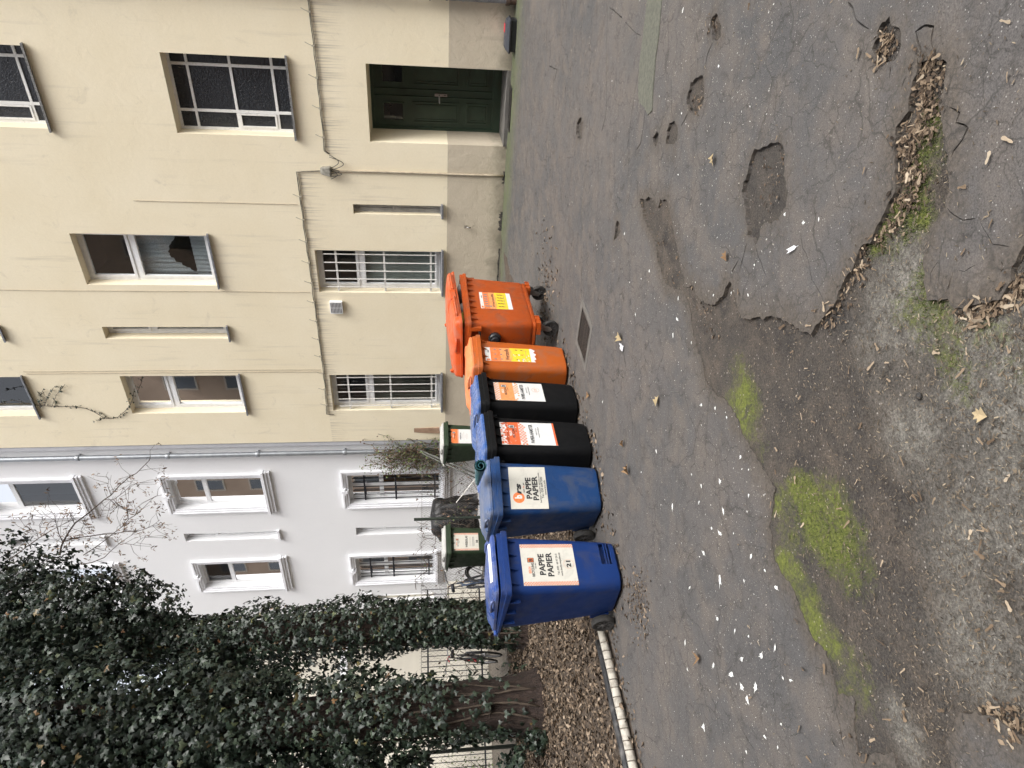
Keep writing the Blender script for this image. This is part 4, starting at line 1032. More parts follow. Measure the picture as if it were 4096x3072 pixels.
def make_bin(name, label, loc, yaw, sc, body_m, lid_m, rim_m=None, lidtilt=0.0, pocket=False, grips=True, group='wheelie bins'):
    B = empty(name, loc, yaw); B.scale = (sc, sc, sc); tag(B, label, 'bin', group); rim_m = rim_m or body_m
    # body: lofted, tapering, rounder towards the foot; wheel arches cut into the back
    R = []
    N = 6
    for z, hw, yf, yb, r in ((.015, .195, -.245, .205, .085), (.03, .212, -.262, .225, .09), (.10, .219, -.270, .235, .085), (.30, .229, -.280, .265, .075), (.60, .243, -.296, .285, .065), (.86, .254, -.309, .30, .055), (.945, .257, -.312, .305, .05)):
        R.append(rrect(-hw, hw, yf, yb, r, N, z))
    body = MB(); body.loft(R); bo = body.build('body', body_m, B, True, autosm=35)
    if pocket:
        cut = MB().box(-.02, .175, -.34, -.215, .065, .155).build('cutter', None, B)
        md = bo.modifiers.new('pocket', 'BOOLEAN'); md.object = cut; md.operation = 'DIFFERENCE'; md.solver = 'EXACT'
        bpy.context.view_layer.update(); dg = bpy.context.evaluated_depsgraph_get(); me = bpy.data.meshes.new_from_object(bo.evaluated_get(dg)); bo.modifiers.clear(); bo.data = me
        bpy.data.objects.remove(cut)
        for z in (.085, .105): MB().box(-.02, .175, -.262, -.24, z, z+.008).build('grip_rib', body_m, B)
    # rim: two-step flange whose lower edge rises towards the hinge
    def rr(i, z=0): return rrect(-.29+i, .29-i, -.365+i, .325-i, .045, 5, z)
    def zl(y): return .915+.055*smooth((y+.30)/.42)
    rings = [[(x, y, zl(y)+.004) for x, y, _ in rr(.032)], [(x, y, zl(y)) for x, y, _ in rr(.006)], [(x, y, zl(y)+.006) for x, y, _ in rr(0)], [(x, y, max(.962, zl(y)+.02)) for x, y, _ in rr(0)], [(x, y, max(.966, zl(y)+.022)) for x, y, _ in rr(.012)],
             [(x, y, .998) for x, y, _ in rr(.014)], [(x, y, 1.002) for x, y, _ in rr(.022)], [(x, y, 1.0) for x, y, _ in rr(.05)], [(x, y, .93) for x, y, _ in rr(.05)]]
    m = MB(); m.loft(rings, False, False); m.build('rim', rim_m, B, True, autosm=35)
    # gusset ribs under the rim
    for x in (-.19, -.065, .065, .19):
        MB().add([(x-.005, -.356, .918), (x-.005, -.300, .918), (x-.005, -.299, .83), (x+.005, -.356, .918), (x+.005, -.300, .918), (x+.005, -.299, .83)], [(0, 1, 2), (5, 4, 3), (0, 3, 4, 1), (1, 4, 5, 2), (2, 5, 3, 0)]).build('rib', body_m, B)
    for y in (-.19, -.02, .15):
        for sg in (-1, 1):
            MB().box(min(sg*.245, sg*.282), max(sg*.245, sg*.282), y-.005, y+.005, .86 if y > -.1 else .84, zl(y)+.01).build('rib', body_m, B)
    # lid
    L = empty('lid_pivot'); COL.objects.unlink(L); bpy.data.objects.remove(L)
    def ll(i, j=0.0, z=0): return rrect(-.272+i, .272-i, -.345+i+j, .31-i*.6, max(.02, .05-i*.1), 5, z)
    m = MB(); m.loft([ll(.012, 0, 1.004), ll(0, 0, 1.006), ll(0, 0, 1.026), ll(.012, 0, 1.036), ll(.035, .01, 1.044), ll(.06, .03, 1.062), ll(.085, .05, 1.070), ll(.17, .08, 1.074)])
    lid = m.build('lid', lid_m, B, True, autosm=40)
    if grips:
        for sg in (-1, 1):
            g = MB(); P = [(sg*.250, -.20, 1.035), (sg*.268, -.195, 1.058), (sg*.270, -.17, 1.062), (sg*.270, -.08, 1.062), (sg*.268, -.055, 1.058), (sg*.250, -.05, 1.035)]; g.tube(P, .013, 8)
            g.build('lid_handle', lid_m, lid, True)
    if lidtilt:
        P0 = Matrix.Translation((0, .31, 1.0)); lid.matrix_local = P0 @ Matrix.Rotation(lidtilt, 4, 'X') @ P0.inverted()
    # hinge handle
    h = MB(); h.tube([(-.22, .31, 1.0), (-.22, .365, 1.015), (.22, .365, 1.015), (.22, .31, 1.0)], .014, 8); h.build('handle', lid_m, B, True)
    for x in (-.255, .255): MB().lathe([(.018, -.03), (.018, .03)], (x, .335, 1.0), 'x', 12).build('hinge', lid_m, B, True, autosm=40)
    MB().tube([(-.27, .255, .1), (.27, .255, .1)], .012, 8).build('axle', M_IRON, B)
    for x in (-.265, .265): wheel(B, (x, .255, .1))
    MB().box(-.21, .21, .20, .268, .05, .20).build('axle_housing', body_m, B)
    return B
TILT = Matrix.Rotation(radians(-3.35), 4, 'X')
def front(zc, xo=0.0, extra=0.0):
    """matrix on the sloping front face at height zc"""
    y = -.262-(zc-.03)*.0552-.0022-extra
    return Matrix.Translation((xo, y, zc)) @ Matrix.Rotation(radians(3.15), 4, 'X')

BLUE = plastic('blue_bin_plastic', (.007, .032, .148), (.0055, .025, .118), (.055, .055, .065), .5, dirt=1.3, dmin=.50, spec=.25); BLUEL = plastic('blue_lid_sky_tinted', (.022, .060, .25), (.026, .072, .27), (.22, .22, .23), .27, .44, .68, spec=.6)  # lid lighter than body: sky reflection put into its base colour
BLUE2 = plastic('brs_blue_plastic', (.008, .043, .142), (.006, .033, .115), (.085, .088, .09), .5, dirt=1.5, dmin=.46, spec=.3); BLUE2L = plastic('brs_lid_sky_tinted', (.028, .080, .22), (.036, .095, .24), (.22, .21, .20), .32, .36, .60, spec=.6)  # this lid's blue is lightened for the sky's reflection too
BLKB = plastic('black_bin_plastic', (.0035, .0038, .0045), (.005, .0053, .006), (.026, .024, .022), .6, dirt=.7, spec=.16); BLUEL3 = plastic('pale_lid_sky_tinted', (.040, .110, .33), (.034, .092, .29), (.25, .25, .25), .22, .46, .70, spec=.65)  # blue lid of the black bins, sky reflection painted into the blue
ORG = plastic('orange_plastic', (.44, .100, .012), (.37, .075, .009), (.20, .125, .085), .46, .48, .74, 1.3); ORGL = plastic('faded_orange_lid', (.80, .235, .09), (.74, .19, .06), (.62, .36, .26), .42, .50, .75)
ORGC = plastic('container_orange', (.42, .076, .009), (.35, .056, .007), (.14, .085, .06), .44, .48, .72, 1.25); ORGCL = plastic('container_lid_orange', (.56, .092, .018), (.48, .070, .013), (.26, .19, .15), .38, .44, .70)
GRN = plastic('green_bin_plastic', (.022, .040, .019), (.018, .033, .016), (.10, .10, .08), .5); WHL = plastic('dirty_white_lid', (.50, .50, .475), (.40, .40, .38), (.30, .29, .26), .5, .5, .75)
PAP = paper('aged_white_label', (.60, .585, .52)); PAPW = paper('white_label', (.68, .68, .67), .2)

def at(x, y, dz=0.0): return (x, y, gz(x, y)+dz)
BIN_POS = {'blue21': (-1.714, 5.772, 45.5, 1.04), 'brs': (-1.117, 6.40, 34.0, 1.035), 'black2': (-.735, 6.753, 53.9, 1.05), 'black1': (-.342, 7.342, 57.0, 1.06), 'or240': (.095, 7.897, 50.4, 1.085)}
def bp(k): x, y, a, s = BIN_POS[k]; return at(x, y), radians(a), s
def logo(S, x, z, k, top='orange', low='black', tag_='black'):
    S.text(top, 'BERLIN', x-.012*k, z+.016*k, .052*k, .018*k, .02, 'r'); S.text(low, 'RECYCLING', x+.016*k, z-.006*k, .105*k, .018*k, .03, 'r')
    S.text(tag_, 'Geht alles!', x+.016*k, z-.022*k, .045*k, .009*k, .02, 'r')
    S.quad(low, x+.02*k, x+.056*k, z-.01*k, z+.036*k, 2); S.quad(top, x+.024*k, x+.052*k, z-.006*k, z+.032*k, 3); S.text(low, 'B', x+.038*k, z+.0*k, .022*k, .026*k, .04, 'c', 4)

# --- blue bin 21
l, a, s = bp('blue21')
B = make_bin('wheelie_bin', 'blue wheelie bin with label number 21, nearest the kerb pipes', l, a, s, BLUE, BLUEL, lidtilt=radians(-1.1), pocket=True)
S = Sticker(B, front(.595, -.015), .37, .44, PAP)
S.checks('check', -.184, -.152, -.219, .219, 3, 42); S.checks('check', .152, .184, -.219, .219, 3, 42)
logo(S, -.005, .130, 1.15)
S.text('black', 'PAPPE', .0, .035, .19, .046, .035); S.text('black', 'PAPIER', .0, -.030, .215, .046, .035)
S.text('black', 'Tel.: 030 - 60 97 20-0', .0, -.078, .19, .015, .02); S.text('black', 'www.berlin-recycling.de', .0, -.104, .21, .015, .02)
S.disc('tan', -.0, -.165, .043, 2, .040); S.text('black', '21', -.0, -.180, .062, .034, .04); S.done()
ll_ = Sticker(bpy.data.objects[B.children[0].name].parent, Matrix.Translation((.02, -.295, 1.0745-.012)) @ Matrix.Rotation(radians(-58), 4, 'X') @ Matrix.Rotation(0, 4, 'Z'), .34, .035, PAPW, 'lid_label'); ll_.text('grey', '. - Altpapier - .', 0, -.006, .2, .012); ll_.done()
# --- brs bin
l, a, s = bp('brs')
B = make_bin('wheelie_bin', 'blue wheelie bin with the round orange logo label, teal roll on its lid', l, a, s, BLUE2, BLUE2L)
S = Sticker(B, front(.675, -.012), .405, .335, PAP)
S.disc('orange', -.095, .092, .052, 1); S.text('white', 'b', -.088, .066, .035, .060, .05); S.text('black', 'rs', -.012, .068, .105, .048, .05, shear=.25)
S.text('black', 'rest-', -.052, .036, .042, .013, .03, 'l', shear=.2); S.text('red', 'los', -.006, .036, .022, .013, .03, 'l', shear=.2); S.text('black', 'gut', .022, .036, .025, .013, .03, 'l', shear=.2)
S.text('black', 'PAPPE', -.005, -.025, .205, .047, .04); S.text('black', 'PAPIER', -.005, -.085, .235, .047, .04)
S.text('black', 'berliner recycling service gmbh', .0, -.110, .29, .014, .02); S.text('black', 'Tel.: 030 6097200', -.0, -.134, .21, .019, .02); S.text('black', 'www.brs.info', .0, -.160, .145, .017, .02)
S.done(); MB().box(-.15, .15, -.0015, .004, -.055, .055, front(.36)).build('embossed_panel', BLUE2, B)
# --- black bins
for k, lab, num in (('black2', 'black wheelie bin with blue lid and red scuffed label, beside the logo bin', 0), ('black1', 'black wheelie bin with blue lid and orange label, beside the orange bin', 1)):
    l, a, s = bp(k); B = make_bin('wheelie_bin', lab, l, a, s, BLKB, BLUEL3, BLKB)
    h = .50 if num else .52; top = h/2; S = Sticker(B, front(.60, -.01), .32, h, PAPW)
    hc = 'peach' if num else 'red'
    if num:
        S.quad(hc, -.16, .16, .055, top-.052); S.checks('peach', -.16, .16, top-.05, top, 16, 3, 1, .9); S.checks('peach', -.16, .16, .004, .053, 16, 3, 1, .85)
    else:
        rq = random.Random(8)
        S.quad(hc, -.16, .16, .085, .20); 
        for i in range(60):
            x = rq.uniform(-.16, .15); z = .195+rq.random()**1.6*.06; w = rq.uniform(.006, .025); S.quad(hc, x, min(.16, x+w), z-.012, min(top, z+.008), 1)
        for i in range(26):
            x = rq.uniform(-.155, .15); z = rq.uniform(.10, .2); S.quad('white', x, x+rq.uniform(.003, .014), z, z+rq.uniform(.002, .008), 2)
        S.checks('check', -.16, .16, .02, .083, 16, 4, 1, .8)
    logo(S, .05, .135, 1.25, 'white', 'black')
    S.text('black', 'PAPIER-HAMSTER', .0, -.048, .265, .034, .03)
    S.text('black', '(030) 60 97 20 0', .03, -.083, .10, .011, .01); S.text('black', 'www.berlin-recycling.de', .02, -.105, .15, .012, .01)
    if num: S.disc('tan', .04, -.172, .040, 2, .036); S.text('tan', '17', .04, -.187, .045, .028, .05)
    else: S.quad('red', -.16, .16, -top, -top+.018)
    S.done()
# --- orange two-wheeled bin
l, a, s = bp('or240')
B = make_bin('wheelie_bin', 'orange two wheeled bin with torn yellow label, beside the container', l, a, s, ORG, ORGL, ORG)
def wert(S, w, h, torn):
    S.quad('white', -w/2, w/2, h/2-h*.10, h/2); S.text('black', 'ALBA', w*.20, h/2-h*.075, w*.2, h*.03, .04); S.quad('orange', -w*.47, -w*.36, h/2-h*.085, h/2-h*.02, 2); S.text('fade', 'Berlin', -w*.33, h/2-h*.07, w*.2, h*.03, 0, 'l')
    for i, c in enumerate(('orange', 'peach', 'yellow', 'yellow')): S.quad(c, -w/2, w/2, h/2-h*(.10+.19*(i+1)), h/2-h*(.10+.19*i))
    S.text('black', 'Wertstoffe', 0, h*.05, w*.82, h*.075, .02)
    rq = random.Random(2)
    for r_ in range(2):
        z = h/2-h*(.19+.11*r_)
        for i in range(3 if torn else 6):
            n = 3 if torn else 6; x = -w*.36+w*.72*i/(n-1); q = min(w, h)*.045
            S.poly('grey', [(x-q, z-q*1.2), (x+q, z-q*1.2), (x+q*rq.uniform(.5, 1), z+q), (x+q*.3, z+q*1.4), (x-q*.4, z+q*1.3), (x-q*rq.uniform(.5, 1), z+q*.6)], 2)
            if not torn and r_: break
    for r_ in range(2):
        z = -h*(.10+.10*r_)
        for i in range(3 if torn else 5):
            n = 3 if torn else 5; x = -w*.36+w*.72*i/(n-1); q = min(w, h)*.03
            S.poly('black', [(x-q, z-q*1.6), (x+q*.4, z-q*1.6), (x+q, z+q*1.2), (x, z+q*1.8), (x-q*.7, z+q*.4)], 2); S.quad('grey', x-q*1.6, x+q*1.6, z-q*2.6, z-q*2.2, 2)
    S.quad('grey', -w*.42, w*.36, h*.005, h*.011, 2); S.quad('grey', -w*.42, w*.30, -h*.018, -h*.012, 2); S.quad('grey', -w*.30, w*.36, -h*.285, -h*.279, 2)
P = [(-.115, .28), (-.115, -.25), (-.085, -.235), (-.06, -.262), (-.02, -.245), (.02, -.268), (.05, -.24), (.085, -.262), (.115, -.225), (.115, .28)]
S = Sticker(B, front(.60, -.012), .23, .56, PAPW, 'sticker', P[::-1]); wert(S, .23, .56, True)
rq = random.Random(4)
for i in range(14):
    x = -.115+rq.random()**2*.12; z = rq.uniform(-.21, .0); w_ = rq.uniform(.008, .03); h_ = rq.uniform(.006, .02); S.poly('white', [(x, z), (min(.115, x+w_), z+h_*.3), (min(.115, x+w_*.7), z+h_), (x, z+h_*.8)], 3)
S.done()

# --- green bins behind
def green(k, lab, x, y, a, s, orange, lm):
    B = make_bin('wheelie_bin', lab, at(x, y), radians(a), s, GRN, lm, GRN); S = Sticker(B, front(.66, -.04), .32, .42, PAPW if orange else PAP)
    if orange:
        S.quad('orange', -.16, .16, .085, .21); S.checks('orange', -.16, .16, .06, .085, 22, 2); logo(S, .04, .14, 1.1, 'white', 'black')
        S.text('black', 'WEISSGLAS', 0, .02, .16, .022, .03)
        for i, w_ in enumerate((.12, .2, .08, .14, .11)): S.quad('fade', -w_/2, w_/2, -.01-.024*i, -.004-.024*i)
        S.quad('fade', -.12, .12, -.175, -.165); S.quad('orange', -.16, .16, -.21, -.203)
    else:
        S.checks('check', -.159, -.13, -.208, .208, 3, 40); S.checks('check', .13, .159, -.208, .208, 3, 40); logo(S, .0, .14, 1.0, 'orange', 'grey')
        S.text('black', 'WEISSGLAS', 0, -.02, .215, .036, .035); S.quad('fade', -.09, .09, -.062, -.054); S.quad('fade', -.09, .09, -.080, -.072); S.quad('grey', -.09, .09, -.115, -.106); S.quad('grey', -.08, .09, -.134, -.126)
        S.text('black', '38', .0, -.198, .055, .034, .04)
    S.done(); return B
green(0, 'green glass bin with orange headed label by the cream wall corner', -1.20, 13.7, 40, 1.06, True, WHL)
green(1, 'green glass bin with white lid and label number 38', -2.98, 12.35, 40, 1.05, False, WHL)
B = make_bin('wheelie_bin', 'green bin half hidden behind the nearer ivy clad trunk', at(-4.02, 11.35), radians(25), 1.04, GRN, GRN, GRN)

# --- orange four wheeled container
Cn = empty('waste_container', at(1.106, 8.526), radians(57.0)); tag(Cn, 'large orange four wheeled container with domed lid propped ajar by rubbish', 'container')
W, D, ZR = 1.44, .77, 1.133
m = MB(); R = []
for z, hw, yf, yb, r in ((.30, .56, .09, .66, .06), (.335, .60, .07, .68, .07), (.37, .615, .06, .69, .06), (.70, .640, .045, .71, .06), (1.05, .668, .028, .73, .05), (1.12, .672, .026, .735, .05)): R.append(rrect(-hw, hw, yf, yb, r, 5, z))
m.loft(R); m.build('body', ORGC, Cn, True, autosm=35)
def cr(i, z): return rrect(-W/2+i, W/2-i, -.02+i, D-.01-i, .05, 5, z)
m = MB(); m.loft([cr(.05, 1.09), cr(.006, 1.085), cr(0, 1.09), cr(0, 1.125), cr(.012, 1.128), cr(.012, 1.165), cr(.02, 1.17), cr(.055, 1.168), cr(.055, 1.1)], False, False); m.build('rim', ORGC, Cn, True, autosm=35)
for i in range(8):
    x = -.56+i*1.12/7; MB().add([(x-.035, -.012, 1.088), (x+.035, -.012, 1.088), (x, .033, .985), (x-.035, .045, 1.088), (x+.035, .045, 1.088), (x, .05, .985)], [(0, 1, 2), (5, 4, 3), (0, 3, 4, 1), (1, 4, 5, 2), (2, 5, 3, 0)]).build('rib', ORGC, Cn)
# lower skirt and castor boxes
MB().loft([rrect(-.58, .58, .075, .67, .05, 4, .285), rrect(-.60, .60, .065, .685, .05, 4, .30), rrect(-.60, .60, .065, .685, .05, 4, .332)]).build('skirt', ORGC, Cn, True, autosm=35)
for sx in (-1, 1):
    for y in (.14, .60):
        x = sx*.50; b = MB(); b.box(x-.10, x+.10, y-.075, y+.075, .235, .287); b.build('castor_box', ORGC, Cn)
        for k in range(3): MB().box(x-.10+k*.095, x-.09+k*.095, y-.085, y-.0755, .24, .30).build('rib', ORGC, Cn)
        f = MB(); cy_ = y+.035
        Q = [(y-.045, .235), (y+.045, .235), (cy_+.03, .115), (cy_, .085), (cy_-.03, .11)]
        for sg in (-.042, .042):
            f.add([(x+sg-.003, a_, b_) for a_, b_ in Q]+[(x+sg+.003, a_, b_) for a_, b_ in Q], [(0, 1, 2, 3, 4), (9, 8, 7, 6, 5)]+[(k, k+5, (k+1) % 5+5, (k+1) % 5) for k in range(5)])
        f.box(x-.045, x+.045, y-.045, y+.045, .222, .236); cs = f.build('castor', pm('galvanised_fork', (.30, .29, .27), (.20, .19, .175), 30, .5, .1, 80, .7), Cn)
        wheel(cs, (x, cy_, .10), .10, .055, 'x')
# side trunnion, handle, bracket plates on the short sides
for sx in (-1, 1):
    x = sx*.655
    MB().lathe([(.075, 0), (.075, sx*.035), (.06, sx*.05), (.045, sx*.05), (.045, sx*.085), (.0405, sx*.09)], (x-sx*.005, .23, .80), 'x', 24).build('trunnion', M_BLK, Cn, True, autosm=40)
    [MB().box(min(x, x+sx*.07), max(x, x+sx*.07), y_, y_+.04, .97, 1.089).build('handle_bracket', ORGC, Cn) for y_ in (.06, .34)]
    MB().tube([(x+sx*.045, .10, 1.0), (x+sx*.055, .13, .985), (x+sx*.055, .31, .985), (x+sx*.045, .34, 1.0)], .013, 8).build('side_handle', M_BLK, Cn, True)
# lid, swung open a little about the back edge
m = MB()
def clr(i, z, j=0.0): return rrect(-W/2-.01+i, W/2+.01-i, -.045+i+j, D-i*.5, max(.02, .06-i*.1), 5, z)
m.loft([clr(.012, 1.172), clr(0, 1.174), clr(0, 1.198), clr(.008, 1.203), clr(.018, 1.250, .0), clr(.035, 1.268, .005), clr(.10, 1.288, .04), clr(.18, 1.303, .08), clr(.28, 1.309, .12)])
lid = m.build('lid', ORGCL, Cn, True, autosm=35)
for x0, x1 in ((-.58, -.12), (.12, .58)):
    MB().box(x0, x1, -.030, -.018, 1.212, 1.248).build('grip_recess', ORGC, lid); MB().tube([(x0, -.03, 1.225), (x0+.03, -.075, 1.232), (x1-.03, -.075, 1.232), (x1, -.03, 1.225)], .013, 8).build('grip_bar', ORGCL, lid, True)
MB().loft([rrect(-.12, .12, -.06, .16, .03, 3, 1.205), rrect(-.12, .12, -.055, .18, .03, 3, 1.27), rrect(-.09, .09, -.01, .24, .03, 3, 1.30)]).build('front_boss', ORGCL, lid, True, autosm=35)
for sx in (-1, 1):
    MB().box(min(sx*.60, sx*.722), max(sx*.60, sx*.722), .20, .40, 1.21, 1.262).build('side_bulge', ORGCL, lid)
    MB().tube([(sx*.735, .19, 1.25), (sx*.735, .37, 1.25)], .011, 8).build('grip_bar', ORGCL, lid, True)
    MB().prism([(0, 0), (.05, 0), (.03, .11), (.012, .12), (0, .1)], -.025, .025, Matrix.Translation((sx*.60, .70, 1.20)) @ Matrix.Rotation(pi/2, 4, 'Z')).build('hinge', ORGCL, lid)
P0 = Matrix.Translation((-W/2, D-.02, 1.17)); lid.matrix_local = P0 @ Matrix.Rotation(radians(-2.0), 4, 'Y') @ Matrix.Rotation(radians(-1.6), 4, 'X') @ P0.inverted()
Mf = Matrix.Translation((-.02, .047-.0035, .74)) @ Matrix.Rotation(radians(2.75), 4, 'X')
S = Sticker(Cn, Mf, .46, .40, PAPW); wert(S, .46, .40, False); S.done()
# rubbish showing under the lid
for i, (x, w_, c) in enumerate(((-.35, .22, (.62, .55, .10)), (-.10, .18, (.55, .56, .55)), (.28, .24, (.12, .10, .09)), (.48, .16, (.58, .57, .54)))):
    m = MB(); rr_ = random.Random(i); rg = []
    for j, (z, q) in enumerate(((1.10, .9), (1.15, 1.0), (1.19, .85), (1.205, .45))): rg.append([(x+cos(2*pi*k/12)*w_*.5*q*rr_.uniform(.8, 1.1), .14+sin(2*pi*k/12)*.10*q*rr_.uniform(.8, 1.1), z) for k in range(12)])
    o = m.loft(rg).build('rubbish_bag', pm('bag_%d' % i, c, tuple(v*.7 for v in c), 14, .35, .5, 30), None, True)
    o.matrix_world = Matrix.Translation(Cn.location) @ Matrix.Rotation(radians(57), 4, 'Z')
    tag(o, ('crumpled yellow packaging', 'crumpled grey plastic bag', 'dark rubbish bag', 'crumpled white plastic bag')[i]+' peeping from under the container lid', 'rubbish')

# teal roll lying across the lids
tr = MB(); P = [(0, 0, 0), (.18, 0, .005), (.40, .0, .01)]
n = 40; rg = []
for t in np.linspace(0, 1, 6):
    r_ = .042*(1-.35*t); ring_ = []
    for k in range(n//2): q = 2*pi*k/(n//2); ring_.append((t*.42, cos(q)*r_*(1+.5*t), .042+sin(q)*r_*(1-.35*t)))
    rg.append(ring_)
tr.loft(rg, False, True)
sp = [(.001, cos(q)*(.010+.0028*q), .042+sin(q)*(.010+.0028*q)) for q in np.linspace(0, 11, 60)]; tr.tube(sp, .003, 5)
o = tr.build('rolled_sheet', plastic('teal_plastic', (.020, .085, .10), (.030, .12, .14), (.20, .24, .24), .35), None, True, autosm=40); tag(o, 'dark teal rolled plastic sheet lying across the blue lid', 'roll')
ROLL_AT = o
def RZ(px, py, z):
    r = ray(px, py); t = (z-EYE)/r.z; return Vector((r.x*t, r.y*t, z))
def RD(px, py, depth):
    r = ray(px, py); t = depth/r.y; return Vector((r.x*t, r.y*t, EYE+r.z*t))
a_, b_ = RZ(1938, 1862, 1.13), RZ(1916, 1955, 1.13)
ROLL_AT.scale = (1.05, 1.25, 1.25); ROLL_AT.location = (a_.x, a_.y, 1.112); ROLL_AT.rotation_euler = (0, 0, atan2(b_.y-a_.y, b_.x-a_.x))

# ================================================================== BED EDGE, LEAF LITTER
def bed_z(x, y):
    return gz(x, y)+.012*fbm(x*1.3, y*1.3, 8)
mb = MB(); S0, S1, D0, D1 = 5.36, 10.9, -1.0, 11.8; ns, nd = 36, 80
for i in range(ns+1):
    for j in range(nd+1):
        s, d = S0+(S1-S0)*i/ns, D0+(D1-D0)*j/nd; x, y = xy(s, d); mb.v.append((x, y, bed_z(x, y)+.004 if i else gz(x, y)-.01))
for i in range(ns):
    for j in range(nd):
        dd = D0+(D1-D0)*j/nd
        mb.f.append((i*(nd+1)+j, (i+1)*(nd+1)+j, (i+1)*(nd+1)+j+1, i*(nd+1)+j+1))
mb.f = [f for f in mb.f if not (sdn(*mb.v[f[0]][:2])[1] > 7.7 and sdn(*mb.v[f[0]][:2])[0] < 8.0 and sdn(*mb.v[f[0]][:2])[1] < 11.8 and False)]
struct(mb.build('planting_bed', pm('leaf_mould_soil', (.050, .036, .026), (.085, .064, .046), 9, .95, .6, 60), smooth_=True, fix=False))
M_LITTER = leafmat('dry_leaves', [(0, (.040, .030, .022, 1)), (.3, (.092, .066, .045, 1)), (.6, (.150, .110, .076, 1)), (.85, (.22, .168, .12, 1)), (1, (.32, .25, .185, 1))], .85, .25)
LEAF7 = np.array([(-.5, 0, 0), (-.25, -.34, .10), (.05, -.42, .06), (.5, -.05, .12), (.1, .40, .14), (-.28, .30, .04), (0, 0, -.05)])
def litter(name, pts, lmin, lmax, tilt, mat):
    P = np.array(pts); N = len(P); L = RNG.uniform(lmin, lmax, N)*(RNG.random(N)*.5+.75)
    q = LEAF7[None]*np.stack([L, L*RNG.uniform(.35, .95, N), L*RNG.uniform(-1.5, 2.5, N)], 1)[:, None]
    V = np.einsum('nij,nkj->nki', rotmats(RNG.uniform(0, 6.28, N), RNG.normal(0, tilt, N), RNG.normal(0, tilt, N)), q)+P[:, None]
    return leafcloud(name, mat, V, [(0, 1, 6), (1, 2, 6), (2, 3, 6), (3, 4, 6), (4, 5, 6), (5, 0, 6)])
pts = []
while len(pts) < 36000:
    s = 5.30+RNG.random()**.85*5.3; d = RNG.uniform(.6, 8.2)
    if d > 7.5 and s < 6.0: continue
    x, y = xy(s, d); 
    if s < 5.5 and random.random() > .55: continue
    pts.append((x, y, bed_z(x, y)+.012+RNG.random()*.035))
stuff(litter('leaf_litter', pts, .020, .064, .34, M_LITTER))
# under and beside the bins and the wall foot
pts = []
for (x, y, a, s) in BIN_POS.values():
    for k in range(150):
        u, v = random.gauss(0, .30), random.uniform(-.42, .45); px, py = x+cos(radians(a))*u-sin(radians(a))*v, y+sin(radians(a))*u+cos(radians(a))*v; pts.append((px, py, gz(px, py)+.006))
for k in range(420):
    px, py = 1.0+random.gauss(0, .5), 9.0+random.gauss(0, .35); pts.append((px, py, gz(px, py)+.008))
for k in range(420):
    s_, d_ = 5.30+random.gauss(0, .07), random.uniform(-.5, 7.4); px, py = xy(s_, d_); pts.append((px, py, gz(px, py)+.008))
stuff(litter('drifted_leaves', pts, .018, .055, .25, M_LITTER))

# two pipes that edge the bed
def edge_pipe(name, label, s_at, r, mat, bands):
    P = []
    for d in np.linspace(-1.4, 3.45, 40):
        s = s_at(d); x, y = xy(s, d); P.append((x, y, gz(x, y)+r*.75+.022+.006*fn(d*2, s)))
    o = MB().tube(P, r, 14).build(name, mat, None, True); 
    if not bands: return tag(o, label, 'pipe')
    root = empty(name); o.parent = root; o.name = 'pipe'
    for d in np.arange(-1.35, 3.4, .085)+RNG.uniform(-.012, .012, len(np.arange(-1.35, 3.4, .085))):
        s = s_at(d); x, y = xy(s, d); z = gz(x, y)+r*.75+.022+.006*fn(d*2, s); t = Vector(xy(s_at(d+.01), d+.01)+(0,))-Vector(xy(s, d)+(0,)); t.normalize(); u = Vector((-t.y, t.x, 0))
        MB().tube([Vector((x, y, z))+(u*cos(q)+Vector((0, 0, sin(q))))*(r+.002)+t*.012*cos(q) for q in np.linspace(0, 2*pi, 17)[:-1]], .0042, 6, closed=True).build('band', pm('brown_band', (.085, .07, .055), (.14, .12, .10), 20, .8), root, True)
    return tag(root, label, 'pipe')
M_BIRCH = pm('stained_white_pipe', (.46, .43, .37), (.17, .145, .115), 18, .8, .5, 50, lo=.44, hi=.72, detail=8)
edge_pipe('bed_edge_pipe', 'off white banded pipe lying along the asphalt edge', lambda d: 5.45+.01*sin(d*1.3), .036, M_BIRCH, True)
edge_pipe('bed_edge_pipe', 'dark tarred pipe lying behind the white banded pipe', lambda d: 5.64+.03*sin(d*1.1+.5), .034, pm('tarred_pipe', (.018, .018, .020), (.16, .15, .14), 8, .55, .4, 40, lo=.52, hi=.8), False)

# ================================================================== IVY CLAD TREES
M_IVY = leafmat('ivy_leaf', [(0, (.0075, .0145, .009, 1)), (.45, (.0135, .0245, .015, 1)), (.80, (.024, .038, .023, 1)), (.965, (.050, .069, .044, 1)), (.985, (.10, .11, .04, 1)), (1, (.17, .085, .04, 1))], .46, .45)
M_BARK = None
def mat_bark():
    t = NT('furrowed_bark'); v = t.mapv((5, 5, .9)); f = t.noise(4.5, 7, .7, 1.2, v)
    t.col(t.ramp(f, [(.3, (.010, .006, .005, 1)), (.52, (.032, .020, .015, 1)), (.75, (.066, .042, .031, 1))])); t.rough(.95); t.bump(f, 1.0, .05); t.bump(t.noise(60, 4), .4, .008); return t.m
M_BARK = mat_bark()
M_STEM = pm('ivy_stem', (.04, .028, .02), (.075, .056, .04), 12, .9, .3, 60)
IVY = np.array([(0, -.10, 0), (-.30, -.22, .02), (-.52, .10, -.03), (-.24, .16, .03), (0, .62, -.10), (.24, .16, .03), (.52, .10, -.03), (.30, -.22, .02), (0, .12, .07)])
